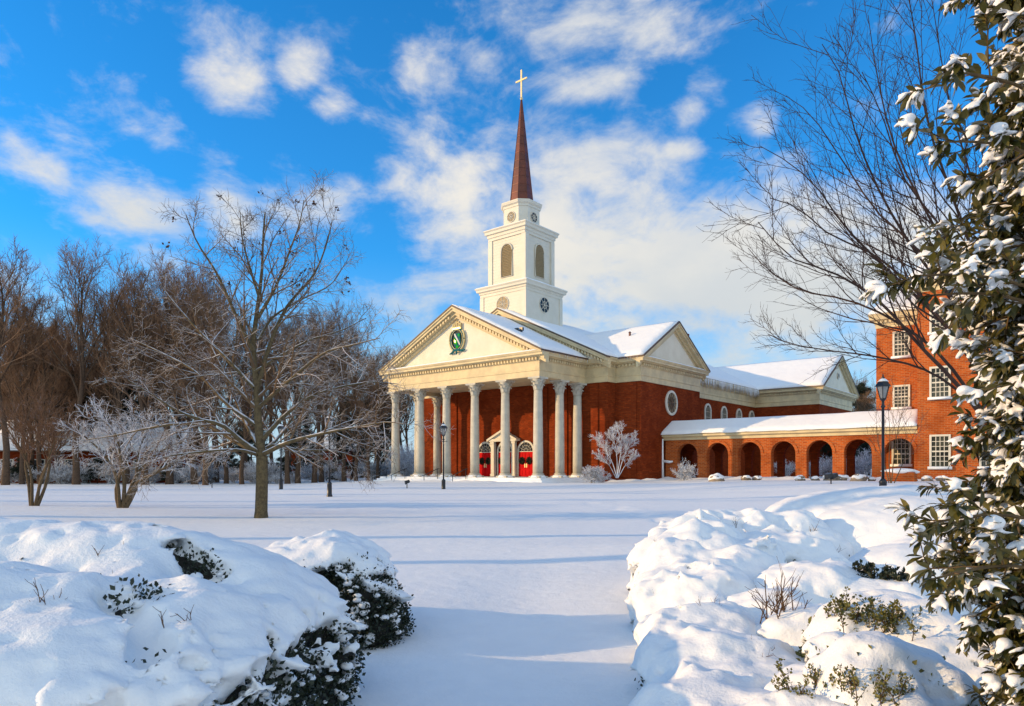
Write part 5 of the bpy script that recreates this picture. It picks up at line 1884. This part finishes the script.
Shrub('snowy_shrub', 'small domed azalea capped with a round pillow of snow, nearest the evergreen', [
    lobe(872, 3.6, 632, .20, .20, .22), lobe(905, 3.65, 645, .16, .16, .2), lobe(840, 3.7, 655, .15, .16, .2), lobe(900, 3.3, 690, .2, .18), lobe(866, 3.45, 668, .2, .18), lobe(935, 3.5, 668, .2, .2)],
    h=.018, seed=37, k=.09, thick=.06, bias=.20, zfree=.55, zk=2.2, lumps=.045, cnoise=1.0, nleaf=2000, group=SHG, leaf=YEW, lsize=.034, cf=9)
Shrub('snowy_shrub', 'low snow-covered azalea with leafy sprigs at the near corner of the bed', [
    lobe(790, 3.6, 690, .30, .26), lobe(840, 3.4, 700, .26, .24), lobe(780, 3.1, 720, .3, .25), lobe(860, 3.0, 740, .3, .25), lobe(930, 3.0, 725, .26, .24), lobe(820, 4.1, 668, .26, .24)],
    h=.02, seed=41, k=.12, thick=.075, bias=.45, zfree=.3, zk=1.8, lumps=.05, cnoise=1.1, nleaf=1800, group=SHG, leaf=YEW, lsize=.034, cf=8)


def sprigs(parent_label, name, spots, seed, mat, hgt, lsz, label, n_leaf=16, bare=False, nst=7, group=None, thin=False):
    """leafy shoots of a plant standing out of the snow"""
    g = np.random.default_rng(seed)
    roots = np.array([min((b.hit((px, py), .05) for b in SHRUBS), key=lambda q: q[1] if q[1] > 1.6 else 99) for px, Y, py in spots]) + [0, .04, .03]
    n = len(roots) * nst
    P0 = np.repeat(roots, nst, 0) + g.normal(size=(n, 3)) * [.05, .05, .01] - [0, 0, .10]
    az = g.uniform(0, 6.28, n); th = np.radians(g.uniform(4, 42, n))
    D = np.stack([np.sin(th) * np.cos(az), np.sin(th) * np.sin(az), np.cos(th)], 1)
    K = 6
    P = np.zeros((n, K, 3)); P[:, 0] = P0
    L = (hgt + .10) * g.uniform(.65, 1.15, n) / (K - 1)
    for k in range(1, K):
        D = nrm(D + g.normal(size=D.shape) * .14 + [0, 0, .05]); P[:, k] = P[:, k - 1] + D * L[:, None]
    Rd = np.full((n, 1), .003 if thin else .006 if bare else .0035) * np.linspace(1, .5, K)[None]
    P2, R2 = offshoots(P, Rd, g, 4, .35, 1, .42, (25, 55), 4, .12, .12, .8, .0016 if thin else .0022, .5, .3)
    o = empty(name, tuple(roots.mean(0)), 0, label, 'plant', group)
    c = roots.mean(0)
    a = join([tubes(P, Rd, 5), tubes(P2, R2, 4)])
    npmesh('stem', a[0] - c, a[1], STEM, o, True)
    if not bare:
        allp = np.concatenate([P[:, 2:].reshape(-1, 3), P2[:, 1:].reshape(-1, 3), P2[:, -1]])
        Q = np.repeat(allp, n_leaf // 5, 0)
        Dl = nrm(g.normal(size=Q.shape) + [0, 0, .7])
        lv = leaves(Q + g.normal(size=Q.shape) * .006, Dl, g.normal(size=Q.shape), g.uniform(.6, 1.15, len(Q)) * lsz, width=1.25)
        npmesh('foliage', lv[0] - c, lv[1], mat, o)
    return o


sprigs('', 'azalea_shoots', [(846, 4.55, 622), (862, 4.5, 628), (876, 4.45, 628), (892, 4.4, 630), (906, 4.35, 634)], 1, YEW, .11, .026, 'olive leafy shoots rising between the two snow caps beside the evergreen', nst=6)
sprigs('', 'azalea_shoots', [(826, 3.3, 690), (850, 3.25, 696), (868, 3.1, 700), (888, 3.05, 704), (806, 3.3, 702), (912, 3.05, 704)], 2, YEW, .07, .019, 'sparse leafy shoots sticking out of the snow at the bottom of the bed', nst=4)
sprigs('', 'bare_shoots', [(772, 5.55, 622), (780, 5.5, 628), (790, 5.6, 624)], 3, YEW, .34, .03, 'bare brown twigs fanning out of a hollow in the snow', bare=True, nst=5)
sprigs('', 'azalea_shoots', [(868, 7.2, 580), (884, 7.0, 584), (900, 6.8, 586), (916, 6.6, 588)], 4, BOX, .08, .04, 'row of dark leafy shoots in the shaded hollow behind the olive azalea', nst=7)
sprigs('', 'bare_shoots', [(812, 8.3, 542)], 6, YEW, .18, .03, 'small tuft of stalks on the knobbly snow of the bed', bare=True, nst=3)

TUFTS = [((690, 560), 'on the crest of the long lumpy shrub right of the path'), ((664, 548), 'low on the far path side of the right-hand bed'), ((738, 527), 'on the knobbly far shrub of the right-hand bed'), ((656, 598), 'beside the path on the long lumpy shrub'), ((716, 612), 'in a dip of the long lumpy shrub'), ((836, 556), 'on the snow just before the smooth mound'), ((676, 640), 'on the near swelling of the long lumpy shrub'), ((760, 655), 'between the long lumpy shrub and the near azaleas'), ((98, 566), 'on the top of the huge shrub left of the path'), ((180, 626), 'on the near face of the huge shrub left of the path'), ((310, 566), 'near the right end of the huge shrub left of the path'), ((40, 612), 'on the outer slope of the huge shrub left of the path')]
for i, (q, w) in enumerate(TUFTS):
    sprigs('', 'bare_shoots', [(q[0], 5, q[1])], 60 + i, YEW, .05 + .03 * (i % 3), .02, 'few thin bare twigs ' + w, bare=True, nst=3, group='twig tips poking out of the snow', thin=True)

# ------------------------------------------------------------------ the big-leaved evergreen close on the right
HLEAF = leaf_mat('evergreen_leaf', (0.018, 0.024, 0.006), (0.115, 0.096, 0.016), 0.36, back=(0.14, 0.115, 0.03), scale=10, spec=0.35)  # olive second tone puts a sunlit hue into the leaf colour
HBARK = plain('evergreen_twigs', (0.14, 0.085, 0.03), (0.08, 0.05, 0.02), 0.8, 20)


def evergreen():
    g = np.random.default_rng(12)
    cx, cyy = 2.36, 2.72
    zs_ = [0.1, .5, .9, 1.15, 1.35, 1.6, 1.9, 2.15, 2.35, 2.6, 2.9, 3.3, 3.9, 4.5, 4.8]
    rs_ = [.36, .42, .44, .52, .52, .53, .53, .53, .55, .46, .45, .48, .40, .25, .08]
    K = 12
    tr = np.zeros((1, K, 3)); tr[0, :, 2] = np.linspace(-.2, 4.6, K); tr[0, :, 0] = cx + .02 * np.sin(np.arange(K)); tr[0, :, 1] = cyy
    trR = np.linspace(.09, .015, K)[None]
    # boughs: from the trunk to the shell, rising a little and then sagging under the snow
    n = 900
    z = g.uniform(.12, 4.5, n); az = np.arange(n) * 2.39996 + g.uniform(-.3, .3, n)
    rr = np.interp(z, zs_, rs_) * (1 + .14 * np.sin(az * 3 + z * 5)) * g.uniform(.74, 1.04, n)
    KB = 7
    B = np.zeros((n, KB, 3)); t = np.linspace(0, 1, KB)
    B[:, :, 0] = cx + np.cos(az)[:, None] * rr[:, None] * t
    B[:, :, 1] = cyy + np.sin(az)[:, None] * rr[:, None] * t
    B[:, :, 2] = z[:, None] + (.10 * np.sin(t * 2.6))[None] - .05 * t[None] ** 2 + g.normal(size=(n, KB)) * .008
    BR = np.repeat((np.linspace(.009, .003, KB))[None], n, 0)
    # a few long sprays that reach out past the rest
    sp = [((944, 72), 2.35), ((940, 142), 2.4), ((914, 276), 2.35), ((926, 296), 2.4), ((928, 524), 2.3), ((930, 580), 2.2)]
    S = np.zeros((len(sp), KB, 3))
    for i, ((px, py), Y) in enumerate(sp):
        e = np.array(at(px, Y, py)); b = np.array([cx - .30, cyy - .15, e[2] - .06])
        S[i] = b + (e - b) * t[:, None]
        S[i, :, 2] += .05 * np.sin(t * PI)
    B = np.concatenate([B, S]); BR = np.concatenate([BR, np.repeat(np.linspace(.008, .0035, KB)[None], len(sp), 0)])
    T2, T2R = offshoots(B, BR, g, 6, .30, 1.0, .34, (28, 62), 5, .06, .10, .7, .0025, .7, .2, lmin=.07, lmax=.20)
    tips = np.concatenate([T2[:, -1], B[:, -1]])
    tdir = nrm(np.concatenate([T2[:, -1] - T2[:, -2], B[:, -1] - B[:, -2]]))
    nl = 11
    C = np.repeat(tips, nl, 0); Dt = np.repeat(tdir, nl, 0)
    ref = np.where(np.abs(Dt[:, 2:3]) < .9, np.array([[0, 0, 1.0]]), np.array([[1.0, 0, 0]]))
    N = nrm(np.cross(Dt, ref)); Bn = np.cross(Dt, N)
    a = np.tile(np.arange(nl) * 2.39996, len(tips)) + np.repeat(g.uniform(0, 6.28, len(tips)), nl)
    fan = np.tile(np.linspace(.25, 1.25, nl), len(tips)) + g.uniform(-.15, .15, len(C))
    D = nrm(np.cos(fan)[:, None] * Dt + np.sin(fan)[:, None] * (np.cos(a)[:, None] * N + np.sin(a)[:, None] * Bn) - [0, 0, .62] + g.normal(size=C.shape) * .14)
    up = nrm(np.array([[0, 0, 1.0]]) * .75 + Dt * .35 + g.normal(size=C.shape) * .22 - 0 * D)
    base = C - Dt * np.tile(np.linspace(0, .045, nl), len(tips))[:, None]
    size = g.uniform(.043, .070, len(C))
    lv = leaves(base, D, up, size, BIG_V, BIG_F, .92)
    # second rank of leaves further in along the shoots
    mid = T2[:, 1:4].reshape(-1, 3); md = nrm(np.repeat(T2[:, -1] - T2[:, 0], 3, 0))
    C2 = np.repeat(mid, 5, 0); D2 = nrm(np.repeat(md, 5, 0) + g.normal(size=C2.shape) * .8 - [0, 0, .3])
    lv2 = leaves(C2, D2, nrm(g.normal(size=C2.shape) * .35 + [0, 0, 1]), g.uniform(.045, .07, len(C2)), BIG_V, BIG_F, .92)
    o = empty('evergreen_tree', (cx, cyy, 0), 0, 'tall evergreen with big glossy dark leaves and clumps of snow, nearest the viewer', 'tree')
    c = np.array([cx, cyy, 0])
    w = join([tubes(tr, trR, 10), tubes(B, BR, 5), tubes(T2, T2R, 4)])
    npmesh('trunk', w[0] - c, w[1], HBARK, o, True)
    L = join([lv, lv2])
    npmesh('foliage', L[0] - c, L[1], HLEAF, o, True)
    # snow lies along the upper side of leaf clusters, fused into soft clumps
    axis_r = np.hypot(tips[:, 0] - cx, tips[:, 1] - cyy) / np.interp(tips[:, 2], zs_, rs_)
    patch = fbm(tips * 3.2, 5, 3)
    sel = np.nonzero((np.arange(len(tips)) < len(tips) - len(sp)) & (axis_r > .50) & (patch > -.26) & (tips[:, 1] < cyy + .35) & (g.random(len(tips)) < .85))[0]
    out = []
    for i in sel:
        zz = tips[i, 2]
        m = g.integers(5, 9) if zz > 1.7 else g.integers(3, 7)
        for q in g.choice(nl, m, False):
            j = i * nl + q
            if D[j, 2] > .55 or D[j, 2] < -.93: continue
            d = D[j]; u = nrm(np.array([0, 0, 1.0]) - d * d[2]); b = np.cross(d, u)
            Ln = size[j] * g.uniform(.42, .60); wd = size[j] * g.uniform(.18, .27); th = size[j] * g.uniform(.09, .16)
            out.append(blob(base[j] + d * size[j] * g.uniform(.40, .55) + u * th * .75, (Ln, wd, th), g, np.stack([d, b, u])))
        if g.random() < .3:
            r = g.uniform(.014, .028)
            out.append(blob(tips[i] + [0, 0, r * .4], (r * 1.3, r * 1.1, r * .9), g))
    v, f = join(out)
    so = npmesh('snow', v - c, f, M['snow_fine'], None, True)
    md_ = so.modifiers.new('r', 'REMESH'); md_.mode = 'VOXEL'; md_.voxel_size = .006; md_.use_smooth_shade = True
    sm = so.modifiers.new('s', 'SMOOTH'); sm.iterations = 4; sm.factor = .5
    dg = bpy.context.evaluated_depsgraph_get()
    me = bpy.data.meshes.new_from_object(so.evaluated_get(dg))
    bpy.data.objects.remove(so)
    me.materials.clear()
    link('snow', me, o, [M['snow_fine']], True)


evergreen()
